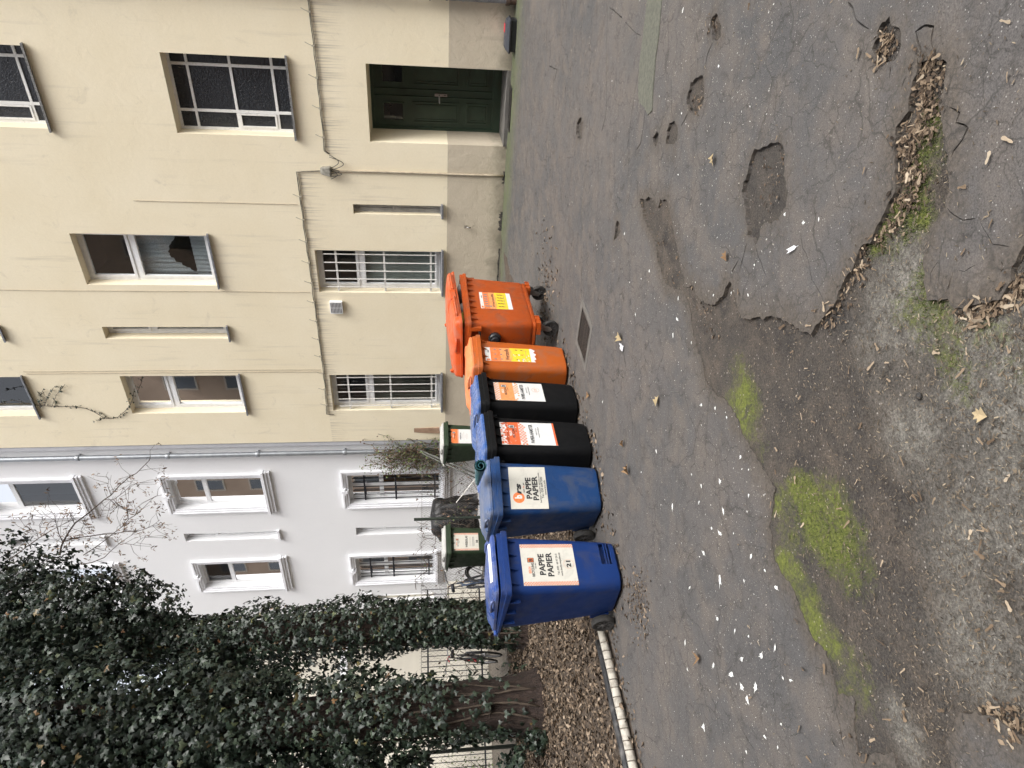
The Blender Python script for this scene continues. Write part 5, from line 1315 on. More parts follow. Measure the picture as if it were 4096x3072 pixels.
IVYT = [(0, 1, 8), (1, 2, 8), (2, 3, 8), (3, 4, 8), (4, 5, 8), (5, 6, 8), (6, 7, 8), (7, 0, 8)]
def ivy_frames(P, Nrm, droop=.9):
    """leaf frames: face outwards, tips hanging down, jittered like shingles"""
    N = len(P); n = Nrm+RNG.normal(0, .45, (N, 3)); n[:, 2] += RNG.uniform(-.1, .35, N); n /= np.linalg.norm(n, axis=1)[:, None]
    dn = np.tile(np.array([[0, 0, -1.0]]), (N, 1))*droop+RNG.normal(0, .30, (N, 3)); t = dn-(dn*n).sum(1)[:, None]*n; t /= np.linalg.norm(t, axis=1)[:, None]+1e-9
    b = np.cross(t, n); return np.stack([b, t, n], 2)
def ivy_leaves(P, Nrm, lmin, lmax):
    N = len(P); L = RNG.uniform(lmin, lmax, N)*RNG.choice([.5, .7, .85, 1.0, 1.2], N); R = ivy_frames(P, Nrm)
    q = IVY[None]*L[:, None, None]*np.stack([RNG.uniform(.8, 1.1, N), RNG.uniform(.85, 1.15, N), RNG.uniform(.4, 2.0, N)], 1)[:, None]
    return np.einsum('nij,nkj->nki', R, q)+P[:, None]
_im = bpy.data.meshes.new('ivy_leaf'); _im.from_pydata([tuple(v*.1) for v in IVY], [], IVYT); _im.materials.append(M_IVY)
CAMP = np.array([0, 0, EYE])
def ivy_tree(name, label, base, zt, rad, count, crown, lmin, lmax, sparse=None, lean=(0, 0), limbs=()):
    T = empty(name, (base[0], base[1], gz(*base)-.02)); tag(T, label, 'tree', 'ivy clad trees in the bed'); z0 = gz(*base)-.02
    ax = lambda z: (lean[0]*z+.05*sin(z*.9), lean[1]*z+.04*cos(z*.8))
    rg = []
    for z, k in ((-.1, 1.5), (.04, 1.38), (.12, 1.27), (.28, 1.15), (.55, 1.05), (1.0, 1.0), (2, .95), (3.5, .88), (5, .78), (6.5, .66), (zt, .5)):
        c = ax(z); rg.append([(c[0]+cos(q)*rad*k*(1+.10*fn(cos(q)*2, sin(q)*2, z*.7)+(.22*fn(cos(q)*3, sin(q)*3, 5) if z < .3 else 0)), c[1]+sin(q)*rad*k*(1+.10*fn(cos(q)*2+9, sin(q)*2, z*.7)), z) for q in np.linspace(0, 2*pi, 29)[:-1]])
    MB().loft(rg).build('trunk', M_BARK, T, True)
    for i, (pz, dx, dy, dz, r0) in enumerate(limbs):
        c = ax(pz); MB().tube([(c[0], c[1], pz), (c[0]+dx*.4, c[1]+dy*.4, pz+dz*.3), (c[0]+dx*.75, c[1]+dy*.75, pz+dz*.65), (c[0]+dx, c[1]+dy, pz+dz)], [r0, r0*.8, r0*.55, r0*.2], 10).build('limb', M_BARK, T, True)
    # climbing stems
    for k in range(9):
        q0 = random.uniform(0, 6.28); P = []
        for z in np.linspace(.05, zt*.8, 40):
            q = q0+.5*fn(z*.9, k*3.3); c = ax(z); r = rad*(1.05 if z > .5 else 1.25)+.012; P.append((c[0]+cos(q)*r, c[1]+sin(q)*r, z))
        MB().tube(P, .010+.006*random.random(), 5).build('ivy_stem', M_STEM, T, True)
    # leaf mantle: clumped shell round the trunk plus bushy heads
    P, Nn = [], []
    while len(P) < count:
        z = random.uniform(.15, zt); q = random.uniform(0, 6.28)
        if sparse and random.random() > sparse(z, q): continue
        c = ax(z); cl = .5+.9*fbm(cos(q)*1.6+base[0], sin(q)*1.6, z*1.1, 3)
        if random.random() > .55+.6*cl: continue
        ext = ((.17 if rad < .27 else .26)+.10*sin(z*1.7+base[0]))*(.4+1.0*max(0, cl))*(smooth(z/1.6)*.7+.3)
        r = rad*1.02+.03+ext*random.random()**.7
        P.append((c[0]+cos(q)*r, c[1]+sin(q)*r, z)); Nn.append((cos(q), sin(q), .15))
    for cx, cy, cz, R_, n_ in crown:
        k = 0
        while k < n_:
            v = Vector((random.gauss(0, 1), random.gauss(0, 1), random.gauss(0, 1))).normalized(); rr = R_*(.45+.62*random.random()**.6)*(1+.5*fbm(v.x*1.7+cx, v.y*1.7, v.z*1.7+cz, 3))
            p = (cx-base[0]+v.x*rr, cy-base[1]+v.y*rr, cz-z0+v.z*rr*1.15)
            if fbm(p[0]*2.2+3, p[1]*2.2, p[2]*2.2, 2) < -.30: k += .25; continue
            P.append(p); Nn.append((v.x, v.y, v.z*.4+.2)); k += 1
    P, Nn = np.array(P), np.array(Nn); Nn /= np.linalg.norm(Nn, axis=1)[:, None]
    # the 300 leaves that show largest become leaves of their own
    Wp = P+np.array([base[0], base[1], z0]); dist = np.linalg.norm(Wp-CAMP, axis=1); face = ((CAMP-Wp)/dist[:, None]*Nn).sum(1)
    pxx = np.zeros(len(P)); cand = np.where((face > .55))[0]; cand = cand[np.argsort(dist[cand]+RNG.uniform(0, .5, len(cand)))][:300]
    keep = np.ones(len(P), bool); keep[cand] = False
    fr = ivy_frames(P[cand], Nn[cand])
    for i, k in enumerate(cand):
        o = bpy.data.objects.new('leaf', _im); COL.objects.link(o); o.parent = T; sz = random.uniform(lmin, lmax)*10
        M = Matrix([[*fr[i][0]*sz, P[k][0]], [*fr[i][1]*sz, P[k][1]], [*fr[i][2]*sz, P[k][2]], [0, 0, 0, 1]]); o.matrix_local = M
    c = leafcloud('ivy_foliage', M_IVY, ivy_leaves(P[keep], Nn[keep], lmin, lmax), IVYT, T); stuff(c)
    return T
T1 = (-3.55, 9.8); T2 = (-4.2, 8.7)
ivy_tree('ivy_tree', 'farther ivy clad trunk rising behind the blue bins', T1, 8.6, .24, 17000,
         [(-3.15, 9.8, 5.75, .62, 3400), (-2.95, 9.7, 6.6, .72, 4200), (-2.95, 9.8, 7.6, .85, 4600), (-3.75, 9.6, 6.6, .9, 4200), (-3.75, 9.7, 4.6, .5, 2000)], .055, .098, lean=(.02, 0),
         limbs=((5.4, .5, .0, 1.4, .05), (5.0, -.6, .2, 1.6, .07)))
def sp2(z, q):
    # bark shows low down on the side turned to the yard
    f = cos(q-radians(-20))
    if z < 1.25 and f > .15: return .16
    if z < 1.9 and f > .5: return .55
    return .25 if z < .5 else 1.0
ivy_tree('ivy_tree', 'nearer ivy clad trunk with bare bark above the leaf litter', T2, 8.6, .30, 14000,
         [(-4.25, 8.6, 4.6, .8, 4200), (-4.7, 8.4, 3.9, .6, 2400), (-3.95, 8.5, 5.8, .9, 4800), (-4.8, 8.4, 5.6, 1.0, 4200), (-4.0, 8.6, 7.0, 1.1, 5000), (-5.0, 8.5, 7.0, 1.0, 3200), (-4.75, 8.6, 2.6, .42, 1200), (-5.0, 8.5, 3.3, .5, 1600), (-4.85, 8.6, 1.9, .25, 500), (-4.75, 8.25, .42, .26, 420), (-4.35, 8.15, .33, .15, 150), (-4.9, 8.0, .3, .2, 220), (-3.85, 9.0, 4.5, .5, 1600), (-3.95, 9.1, 3.7, .32, 800)], .06, .122, sp2,
         limbs=((3.6, -.9, -.2, 1.6, .12), (4.4, .7, -.3, 1.8, .11), (5.2, -.8, .3, 1.8, .10)))

# bare twigs with withered seed clusters reaching over the white house
M_TWIG = pm('dark_twig', (.045, .034, .026), (.075, .058, .045), 12, .9)
M_SEEDC = leafmat('withered_seeds', [(0, (.10, .065, .04, 1)), (.5, (.19, .125, .08, 1)), (1, (.30, .215, .14, 1))])
t5 = lambda x, y: (x*1024/2212, 1536+y*1024/2212)
BR = [([(515,1480),(530,1400),(565,1330),(600,1270),(650,1200),(720,1150),(800,1085),(900,1000),(960,960),(1030,880),(1110,810),(1180,770),(1240,710),(1290,660),(1300,620)], .011, 8.9),
      ([(560,1360),(640,1330),(740,1320),(870,1300),(1000,1290),(1090,1275),(1180,1275),(1260,1250),(1330,1215),(1380,1175)], .008, 9.0),
      ([(700,1560),(800,1540),(900,1500),(960,1440),(1040,1370),(1100,1330),(1180,1280)], .007, 9.2), ([(80,1520),(200,1430),(330,1335),(450,1260),(560,1205),(650,1170)], .008, 9.1),
      ([(720,1480),(840,1400),(920,1340),(980,1290),(1060,1230),(1110,1170),(1160,1140),(1220,1090),(1280,1030),(1310,1000),(1340,970),(1390,960)], .006, 9.0),
      ([(540,1360),(510,1300),(490,1230),(480,1170),(470,1110)], .006, 8.9), ([(900,1000),(980,1000),(1050,950),(1140,870),(1190,855),(1240,855)], .005, 8.8),
      ([(980,1000),(1040,1060),(1100,1090),(1110,1150)], .004, 8.8), ([(870,1090),(960,1090),(1010,1060),(980,1020)], .004, 8.9), ([(330,1330),(320,1280),(240,1280)], .004, 9.0), ([(360,1320),(340,1220),(210,1215)], .004, 9.0), ([(340,1220),(370,1170),(365,1130)], .003, 9.0),
      ([(960,960),(930,880),(945,820),(920,800)], .004, 8.9), ([(800,1085),(700,1160),(740,1225),(700,1290)], .004, 9.0), ([(1110,1170),(1090,1060),(1110,990),(1110,930)], .004, 8.9), ([(1040,1370),(1150,1390),(1230,1330),(1290,1320)], .004, 9.0), ([(640,1200),(600,1110),(500,1080)], .004, 8.9)]
brt = empty('bare_branch', tuple(RD(*t5(515, 1480), 8.9))); tag(brt, 'bare twigs with withered seed clusters reaching in front of the white house', 'branch')
off = Vector(brt.location); tips = []
for pl, r, dpt in BR:
    P = [RD(*t5(x, y), dpt+.12*fn(x*.004, y*.004, r*900))-off for x, y in pl]; n = len(P)
    MB().tube(P, [r*(1-.7*i/(n-1)) for i in range(n)], 6).build('twig', M_TWIG, brt, True)
    for i in range(1, n):
        for t in (0.35, .8): tips.append((P[i-1].lerp(P[i], t), (P[i]-P[i-1]).normalized()))
sv = []; tw = MB()
for p, d in tips:
    for k in range(random.choice([0, 1, 1, 2])):
        dv = (d*.5+Vector((random.gauss(0, .6), random.gauss(0, .4), random.gauss(-.1, .6)))).normalized(); L = random.uniform(.10, .30); e = p+dv*L; mid = p+dv*L*.5+Vector((0, 0, .03)); tw.tube([p, mid, e], [.0028, .002, .0015], 4)
        if random.random() < .62:
            for j in range(random.randint(6, 12)): sv.append(tuple(e+Vector((random.gauss(0, .03), random.gauss(0, .03), random.gauss(-.025, .025)))))
stuff(tw.build('twiglets', M_TWIG, brt, fix=False))
P = np.array(sv); N = len(P); L = RNG.uniform(.025, .05, N); q = np.array([(-.5, -.1, 0), (0, -.16, .03), (.5, -.05, 0), (.5, .08, 0), (0, .16, .03), (-.5, .08, 0)])
V = np.einsum('nij,nkj->nki', rotmats(RNG.uniform(0, 6.28, N), RNG.normal(.7, .5, N), RNG.normal(0, .8, N)), np.repeat(q[None], N, 0)*L[:, None, None])+P[:, None]
stuff(leafcloud('seed_clusters', M_SEEDC, V, [(0, 1, 2, 3, 4, 5)], brt))

# hanging ivy shoot on the cream wall
def wp(px, py, off=.03):
    r = ray(px, py); t = -(WD-off)/(r.x*wn.x+r.y*wn.y); return Vector((r.x*t, r.y*t, EYE+r.z*t))
v = empty('ivy_shoot', tuple(wp(140, 1612))); tag(v, 'thin ivy shoot hanging on the cream wall between two upstairs windows', 'ivy'); off = Vector(v.location)
main = [t5(*p) for p in ((-60, 190), (30, 160), (120, 140), (200, 160), (290, 180), (400, 190), (520, 192), (640, 195), (740, 210), (820, 245), (890, 288), (960, 300), (1020, 285), (1080, 235), (1120, 190), (1150, 120), (1160, 40))]
subs = [[(345, 190), (345, 110), (372, 50)], [(390, 185), (415, 90), (475, 20)], [(450, 190), (490, 90), (560, 5)], [(890, 290), (840, 320)]]
P = [wp(*p)-off for p in main]; MB().tube(P, .006, 5).build('stem', M_STEM, v, True); lv = []
for a, b in zip(P[:-1], P[1:]):
    for k in range(5): lv.append(a.lerp(b, random.random())+Vector((random.gauss(0, .02), random.gauss(0, .02), random.gauss(0, .045))))
for sb in subs:
    Q = [wp(*t5(*p))-off for p in sb]; MB().tube(Q, .004, 5).build('stem', M_STEM, v, True)
    for a, b in zip(Q[:-1], Q[1:]):
        for k in range(8): lv.append(a.lerp(b, random.random())+Vector((random.gauss(0, .015), random.gauss(0, .015), random.gauss(0, .03))))
for p in lv:
    o = bpy.data.objects.new('leaf', _im); COL.objects.link(o); o.parent = v; sz = random.uniform(.035, .075)*10
    f = ivy_frames(np.array([tuple(p)]), np.array([[wn.x, wn.y, .1]]))[0]; o.matrix_local = Matrix([[*f[0]*sz, p.x], [*f[1]*sz, p.y], [*f[2]*sz, p.z], [0, 0, 0, 1]])
# climber on the downpipe between the houses
cl = empty('climbing_plant', tuple(-wn*WD+wd*10.9+Vector((0, 0, .2)))); tag(cl, 'half withered climber tangled round the downpipe at the house corner', 'climber')
m = MB(); lvA, lvB = [], []
for k in range(90):
    s, z, y = random.gauss(10.95, .17), random.uniform(.5, 2.0), random.uniform(.03, .25); P = []
    for i in range(9):
        P.append(wd*(s-10.9)+wn*y+Vector((0, 0, z-.2))); s += random.gauss(.0, .10)-.08*(s-10.95); z += random.uniform(-.02, .24); y += random.gauss(0, .03); z = min(z, 3.45); y = max(.02, y)
        for j in range(4): (lvA if random.random() < .5 else lvB).append(P[-1]+Vector((random.gauss(0, .06), random.gauss(0, .06), random.gauss(0, .06))))
    m.tube(P, random.choice([.004, .005, .008]), 4)
stuff(m.build('stems', pm('dry_stem', (.13, .095, .07), (.19, .15, .11), 10, .9), cl, fix=False))
def small_leaves(name, lst, mat, par, a=.02, b=.05):
    P = np.array([tuple(p) for p in lst]); N = len(P); L = RNG.uniform(a, b, N); qq = np.array([(-.5, 0, 0), (0, -.3, .08), (.5, 0, 0), (0, .3, .08)])
    return stuff(leafcloud(name, mat, np.einsum('nij,nkj->nki', rotmats(RNG.uniform(0, 6.28, N), RNG.normal(0, .8, N), RNG.normal(0, .8, N)), np.repeat(qq[None], N, 0)*L[:, None, None])+P[:, None], [(0, 1, 2, 3)], par))
M_GLV = leafmat('fresh_green_leaf', [(0, (.07, .11, .03, 1)), (1, (.20, .26, .09, 1))]); M_DLV = leafmat('withered_leaf', [(0, (.06, .035, .025, 1)), (.6, (.14, .085, .06, 1)), (1, (.22, .15, .10, 1))])
small_leaves('green_leaves', lvA, M_GLV, cl, .03, .07); small_leaves('withered_leaves', lvB, M_DLV, cl, .03, .07)

# ================================================================== FENCE, BACKGROUND THINGS
FS = 10.72
FN = empty('chain_link_fence', (*xy(FS, 8.0), gz(*xy(FS, 8.0)))); tag(FN, 'chain link fence overgrown with bare stems between the two properties', 'fence'); off = Vector(FN.location)
def fp(d, z, o=0.0):
    x, y = xy(FS+o, d); return Vector((x, y, gz(x, y)+z))-off
M_WIRE = pm('dull_wire', (.10, .10, .095), (.16, .155, .14), 10, .5, 0, 40, .6)
mesh = MB(); c = .062; L0, L1, H = 2.2, 11.75, 1.5; nw = int((L1-L0)/c); nz = int(H/(c*.62))
for i in range(nw):
    d = L0+i*c
    mesh.tube([fp(d+(c*.5 if j % 2 else 0), .03+j*c*.62) for j in range(nz+1)], .0016, 3, False)
    mesh.tube([fp(d+(c*.5 if j % 2 else c), .03+j*c*.62, .004) for j in range(nz+1)], .0016, 3, False)
stuff(mesh.build('wire_mesh', M_WIRE, FN, fix=False))
M_POST = pm('dark_green_post', (.018, .028, .022), (.03, .04, .032), 12, .5, .1, 60)
for d, h in ((11.72, 1.62), (9.58, 1.66), (7.2, 1.62), (4.9, 1.62), (2.6, 1.62)): MB().box(-.022, .022, -.022, .022, -.1, h, Matrix.Translation(fp(d, 0)) @ Matrix.Rotation(WROT, 4, 'Z')).build('post', M_POST, FN)
for z in (.05, .75, 1.5): MB().tube([fp(d, z, .006) for d in np.linspace(L0, L1, 60)], .0025, 4).build('tension_wire', M_WIRE, FN)
for (d0, z0), (d1, z1), r in (((11.7, 1.62), (10.72, .12), .022), ((11.55, 1.50), (10.60, .16), .016)): MB().tube([fp(d0, z0, -.03), fp((d0+d1)/2, (z0+z1)/2, -.03), fp(d1, z1, -.03)], r, 8).build('brace', pm('grey_green_tube', (.075, .082, .075), (.12, .12, .105), 9, .5), FN, True)
# bare climber stems woven through the fence
m = MB(); gl, dl = [], []
for k in range(130):
    d = random.uniform(6.2, 11.6); z = random.uniform(.3, 1.5); P = []
    dr_ = random.choice([-1, 1])
    for i in range(10):
        P.append(fp(d, z, random.uniform(-.05, .05))); d += dr_*random.uniform(.02, .13); z += random.gauss(0, .085); z = min(max(z, .15), 1.62); d = min(max(d, 5.5), 11.7)
        if random.random() < .35: (gl if random.random() < .3 else dl).append(P[-1]+Vector((random.gauss(0, .03), random.gauss(0, .03), random.gauss(0, .03))))
    m.tube(P, random.choice([.002, .002, .003, .006]), 4)
cs = empty('fence_climber', tuple(off)); tag(cs, 'bare tangled climber stems woven through the chain link fence', 'climber')
stuff(m.build('stems', pm('bare_stem', (.065, .05, .04), (.12, .092, .07), 10, .9), cs, fix=False)); small_leaves('green_leaves', gl, M_GLV, cs, .03, .06); small_leaves('withered_leaves', dl, M_DLV, cs, .03, .07)

# black iron railing behind
IR = empty('iron_railing', (-9.0, 15.4, .2), radians(24)); tag(IR, 'black iron railing of upright bars before the cream back house', 'fence')
for z in (.15, 1.45): MB().box(-5.2, 4.2, -.012, .012, z, z+.04).build('rail', M_BARB, IR)
b0 = None
for i in range(79):
    if b0 is None: b0 = MB().box(-.009, .009, -.008, .008, 0, 1.62).build('bar', M_BARB, IR); o = b0
    else: o = b0.copy(); COL.objects.link(o)
    o.location = (-5.15+i*.12, .014 if i % 2 else -.0, 0)
# low pale wall under the railing
lw = MB().box(-5.2, 4.2, .25, .45, -.3, .95).build('garden_wall', MATS['pale_cream_render']); lw.location = (-9.0, 16.2, .2); lw.rotation_euler = (0, 0, radians(24)); tag(lw, 'low pale garden wall behind the black iron railing', 'wall')

# covered barbecue
tb = empty('covered_barbecue', (*xy(11.42, 10.2), gz(*xy(11.42, 10.2))), WROT); tag(tb, 'barbecue under a crumpled black tarpaulin behind the fence post', 'barbecue')
m = MB(); nu, nv = 48, 26
for j in range(nv+1):
    t = j/nv; z = .28+1.02*cos(min(1, t*1.05)*pi/2)**.62
    k = sin(min(1, t*1.7)*pi/2)**.7
    for i in range(nu):
        q = 2*pi*i/nu; fold = 1+.12*sin(q*9+t*7)*t+.06*sin(q*17-t*9)+.17*fbm(cos(q)*1.5, sin(q)*1.5, t*2.5, 3)
        rx, ry = .47*k*fold*(1-.10*t), .50*k*fold*(1-.10*t)
        m.v.append((cos(q)*rx*(1+.1*abs(cos(q))), sin(q)*ry, z+.07*fbm(cos(q)*2, sin(q)*2, t*3+4, 2)-.15*(cos(q) > .2)*max(0, cos(q))*(1-t)))
for j in range(nv):
    for i in range(nu): m.f.append((j*nu+i, j*nu+(i+1) % nu, (j+1)*nu+(i+1) % nu, (j+1)*nu+i))
m.build('tarpaulin', pm('black_tarpaulin', (.004, .004, .005), (.010, .0095, .011), 6, .5, 1.0, 9), tb, True)
for x, y in ((-.3, -.25), (.3, -.25), (-.3, .25), (.3, .25)): MB().tube([(x, y, 0), (x*.9, y*.9, .6)], .015, 8).build('leg', M_IRON, tb)
MB().tube([(-.42, .05, .95), (-.5, .05, .75), (-.52, .05, .45), (-.45, .05, .1)], .02, 8).build('hoop', pm('grey_steel', (.20, .2, .2), (.15, .15, .15), 8, .4, 0, 40, .7), tb, True)
# white rod leaning
a, b = RD(1908, 1907, 13.6), RD(1825, 2010, 13.9); a = a+(a-b)*1.3
ro = MB().tube([a, b], .009, 8).build('white_rod', pm('white_rod_paint', (.72, .71, .66), (.6, .59, .55), 10, .5)); tag(ro, 'thin white rod leaning against the fence beside the black tarpaulin', 'rod')
# weathered plank at the wall corner
pk = MB(); 
p0 = [(-.08, 0), (.07, -.01), (.085, .8), (.075, 1.6), (.06, 1.84), (.0, 1.95), (-.03, 1.90), (-.06, 1.7), (-.09, .9)]
pk.prism(p0, -.02, .02); o = pk.build('wooden_plank', pm('weathered_wood', (.26, .165, .105), (.36, .245, .165), 9, .85, .4, 40)); on_wall(o); q = -wn*(WD-.10)+wd*10.28; o.location = (q.x, q.y, .22); o.rotation_euler = (radians(4), 0, WROT); tag(o, 'weathered brown plank standing against the wall corner by the downpipe', 'plank')
# shrub in front of the railing
sh = empty('shrub', (-7.0, 11.6, .2)); tag(sh, 'loose green shrub at the fence foot left of the nearer trunk', 'shrub'); L_ = []
m = MB()
for k in range(60):
    a = random.uniform(0, 6.28); r = random.uniform(.1, .6); e = Vector((cos(a)*r, sin(a)*r, random.uniform(.5, 1.5))); m.tube([(0, 0, 0), e*.5+Vector((0, 0, .1)), e], [.006, .004, .002], 4)
    for j in range(26): L_.append(e*random.uniform(.4, 1.05)+Vector((random.gauss(0, .09), random.gauss(0, .09), random.gauss(0, .09))))
m.build('stems', M_STEM, sh, fix=False); small_leaves('foliage', L_, M_GLV, sh, .025, .055)

# ------------------------------------------------------------------ bicycles
M_SPOKE = pm('spoke_steel', (.32, .32, .33), (.26, .26, .27), 8, .35, 0, 40, .8)
def bicycle(name, label, loc, rz, tilt, fr_m, lock=None):
    B = empty(name, loc); B.rotation_euler = (tilt, 0, rz); tag(B, label, 'bicycle', 'bicycles by the fence')
    for x in (-.52, .52):
        w = MB().tube([(x+cos(q)*.32, 0, .34+sin(q)*.32) for q in np.linspace(0, 2*pi, 37)[:-1]], .019, 8, closed=True).build('tyre', M_TYRE, B, True)
        s = MB().tube([(x+cos(q)*.295, 0, .34+sin(q)*.295) for q in np.linspace(0, 2*pi, 37)[:-1]], .008, 6, closed=True)
        for k in range(18): q = 2*pi*k/18; s.tube([(x, .03*(-1)**k, .34), (x+cos(q)*.29, 0, .34+sin(q)*.29)], .0012, 3, False)
        s.tube([(x, -.04, .34), (x, .04, .34)], .018, 8); s.build('rim', M_SPOKE, w)
        MB().tube([(x+cos(q)*.355, 0, .34+sin(q)*.355) for q in np.linspace(.15*pi if x < 0 else .05*pi, .95*pi, 18)], .014, 5).build('mudguard', M_BARB, B, True)
    f = MB()
    for a, b, r in (((-.05, 0, .30), (-.16, 0, .78), .016), ((-.05, 0, .30), (.36, 0, .72), .018), ((-.14, 0, .70), (.33, 0, .80), .015), ((.33, 0, .84), (.38, 0, .66), .018), ((-.16, 0, .74), (-.52, .045, .34), .008), ((-.16, 0, .74), (-.52, -.045, .34), .008), ((-.05, 0, .30), (-.52, .045, .34), .010), ((-.05, 0, .30), (-.52, -.045, .34), .010), ((.38, 0, .66), (.52, .045, .34), .010), ((.38, 0, .66), (.52, -.045, .34), .010)): f.tube([a, b], r, 8)
    f.build('frame', fr_m, B, True)
    MB().tube([(.33, 0, .82), (.31, 0, 1.0), (.33, .10, 1.03), (.26, .28, 1.04), (.14, .30, 1.02)], .011, 8).tube([(.31, 0, 1.0), (.33, -.10, 1.03), (.26, -.28, 1.04), (.14, -.30, 1.02)], .011, 8).build('handlebar', M_SPOKE, B, True)
    MB().tube([(-.15, 0, .74), (-.18, 0, .92)], .012, 8).build('seat_post', M_SPOKE, B, True)
    MB().loft([[( -.18+x*k, y*k, .93+h) for x, y in ((.15, 0), (.10, .025), (-.02, .05), (-.10, .08), (-.13, 0), (-.10, -.08), (-.02, -.05), (.10, -.025))] for k, h in ((.9, -.02), (1, .0), (.95, .025), (.7, .04))]).build('saddle', M_BARB, B, True)
    MB().lathe([(.085, -.05), (.085, -.045)], (-.05, 0, .30), 'y', 24).tube([(-.05, -.06, .30), (.08, -.07, .20)], .009, 6).tube([(-.05, .06, .30), (-.18, .07, .40)], .009, 6).build('crank', M_SPOKE, B)
    if lock: MB().tube([(.30, .03, .62), (.22, .06, .52), (.10, .05, .44), (-.05, .06, .46), (-.14, .05, .55)], .014, 8).tube([(.3, -.02, .98), (.34, .03, 1.02), (.32, .08, .97)], .014, 8).build('cable_lock', pm('red_cable_lock', (.62, .06, .07), (.55, .05, .06), 8, .5), B, True)
    return B
bicycle('bicycle', 'bicycle with red cable lock parked between the two ivy trunks', at(-5.35, 13.1), radians(118), radians(6), pm('black_frame_paint', (.02, .02, .022), (.03, .03, .03), 8, .35), True)
bicycle('bicycle', 'dark bicycle heaped against the fence left of the glass bin', at(-3.62, 12.6), radians(100), radians(-8), pm('blue_frame_paint', (.03, .05, .09), (.04, .06, .1), 8, .35))
bicycle('bicycle', 'second dark bicycle standing behind the glass bin', at(-3.45, 13.1), radians(75), radians(7), pm('grey_frame_paint', (.12, .12, .125), (.15, .15, .15), 8, .35))

# ================================================================== LOOSE LEAVES AND WINGED SEEDS
def flat_leaf(name, outline, bend, mat):
    n = len(outline); c = (sum(p[0] for p in outline)/n, sum(p[1] for p in outline)/n)
    v = [(c[0], c[1], bend*.3)]+[(x, y, bend*(abs(y)*2.2+.6*abs(x)**2)) for x, y in outline]
    me = bpy.data.meshes.new(name); me.from_pydata(v, [], [(0, 1+i, 1+(i+1) % n) for i in range(n)]); me.materials.append(mat); return me
M_SEED = leafmat('winged_seed_tan', [(0, (.105, .072, .046, 1)), (.45, (.20, .145, .095, 1)), (.85, (.32, .25, .175, 1)), (1, (.42, .35, .26, 1))], .75, .3)
seedA = flat_leaf('winged_seed', [(-.5, -.05), (-.3, -.11), (0, -.10), (.3, -.15), (.48, -.08), (.5, .05), (.35, .13), (0, .07), (-.3, .09), (-.5, .04)], .10, M_SEED)
seedB = flat_leaf('winged_seed', [(-.5, .0), (-.35, -.10), (-.15, -.05), (.2, -.17), (.42, -.2), (.5, -.02), (.4, .10), (.1, .05), (-.15, .05), (-.35, .10)], -.08, M_SEED)
seedC = flat_leaf('winged_seed', [(-.5, -.05), (-.1, -.04), (.3, -.12), (.5, -.06), (.45, .07), (.1, .08), (-.5, .05)], .05, M_SEED)
dp_ = []
def drift(pts, n, sx, lo=-.016):
    for k in range(n):
        p = random.choice(pts); q = G(min(4110, p[0]+random.gauss(0, sx)), p[1]+random.gauss(0, sx)); h = hole_z(q)
        if h > 0 and random.random() > .25: continue
        dp_.append((q.x, q.y, q.z+h+.006*random.random()))
drift([(3700,250),(3690,330),(3700,420),(3660,520),(3620,600),(3640,700),(3610,800)], 900, 30); drift([(3560,900),(3500,960),(3440,1030),(3420,1100),(3370,1170),(3340,1230),(3300,1280)], 200, 22)
drift([(3540,150),(3530,200),(3520,240)], 130, 16); drift([(3860,1260),(3920,1240),(3980,1220),(4030,1190),(4060,1140)], 220, 24); drift([(2790,400),(2780,440),(2850,110),(2840,80)], 90, 14); drift([(3960,2850),(4000,2880),(4050,2920),(3440,2950),(3470,3000)], 220, 34)
drift([(3060,640),(3050,800),(3110,620),(3080,720)], 60, 40); drift([(2600,850),(2640,950),(2690,1080),(2790,1230),(2830,1320)], 160, 26)
stuff(litter('seed_drift', dp_, .007, .024, .16, leafmat('drifted_seed_husks', [(0, (.028, .020, .014, 1)), (.5, (.078, .054, .036, 1)), (.85, (.15, .108, .072, 1)), (1, (.25, .19, .13, 1))])))
dp_ = []
for k in range(420):
    px, py = random.choice([(2540, 2410), (2570, 2470), (2560, 2350)]); q = G(px+random.gauss(0, 18), py+random.gauss(0, 45)); dp_.append((q.x, q.y, q.z+.004))
stuff(litter('dirt_smear', dp_, .006, .03, .15, M_LITTER))
SEEDS = []
gl_path = [(3700,250),(3690,330),(3700,420),(3660,520),(3620,600),(3640,700),(3610,800),(3560,900),(3500,960),(3440,1030),(3420,1100),(3370,1170),(3340,1230),(3300,1280)]
def near(pts, sx): 
    p = random.choice(pts); return p[0]+random.gauss(0, sx), p[1]+random.gauss(0, sx)
for k in range(85): SEEDS.append(near(gl_path, 24))
for k in range(22): SEEDS.append(near([(3540,150),(3530,200),(3520,240)], 18))
for k in range(50): SEEDS.append(near([(3860,1260),(3920,1240),(3980,1220),(4030,1190),(4060,1140),(3900,1290)], 24))
for k in range(28): SEEDS.append(near([(3960,2850),(4000,2880),(4050,2920),(4080,2960),(3930,2810),(3440,2950),(3470,3000)], 30))
for k in range(10): SEEDS.append(near([(2790,400),(2780,440),(2850,110)], 14))
for k in range(105): SEEDS.append((random.uniform(2950, 4090), random.uniform(20, 3050) if k < 45 else random.uniform(1300, 3000)))
SEEDS = SEEDS[:300]
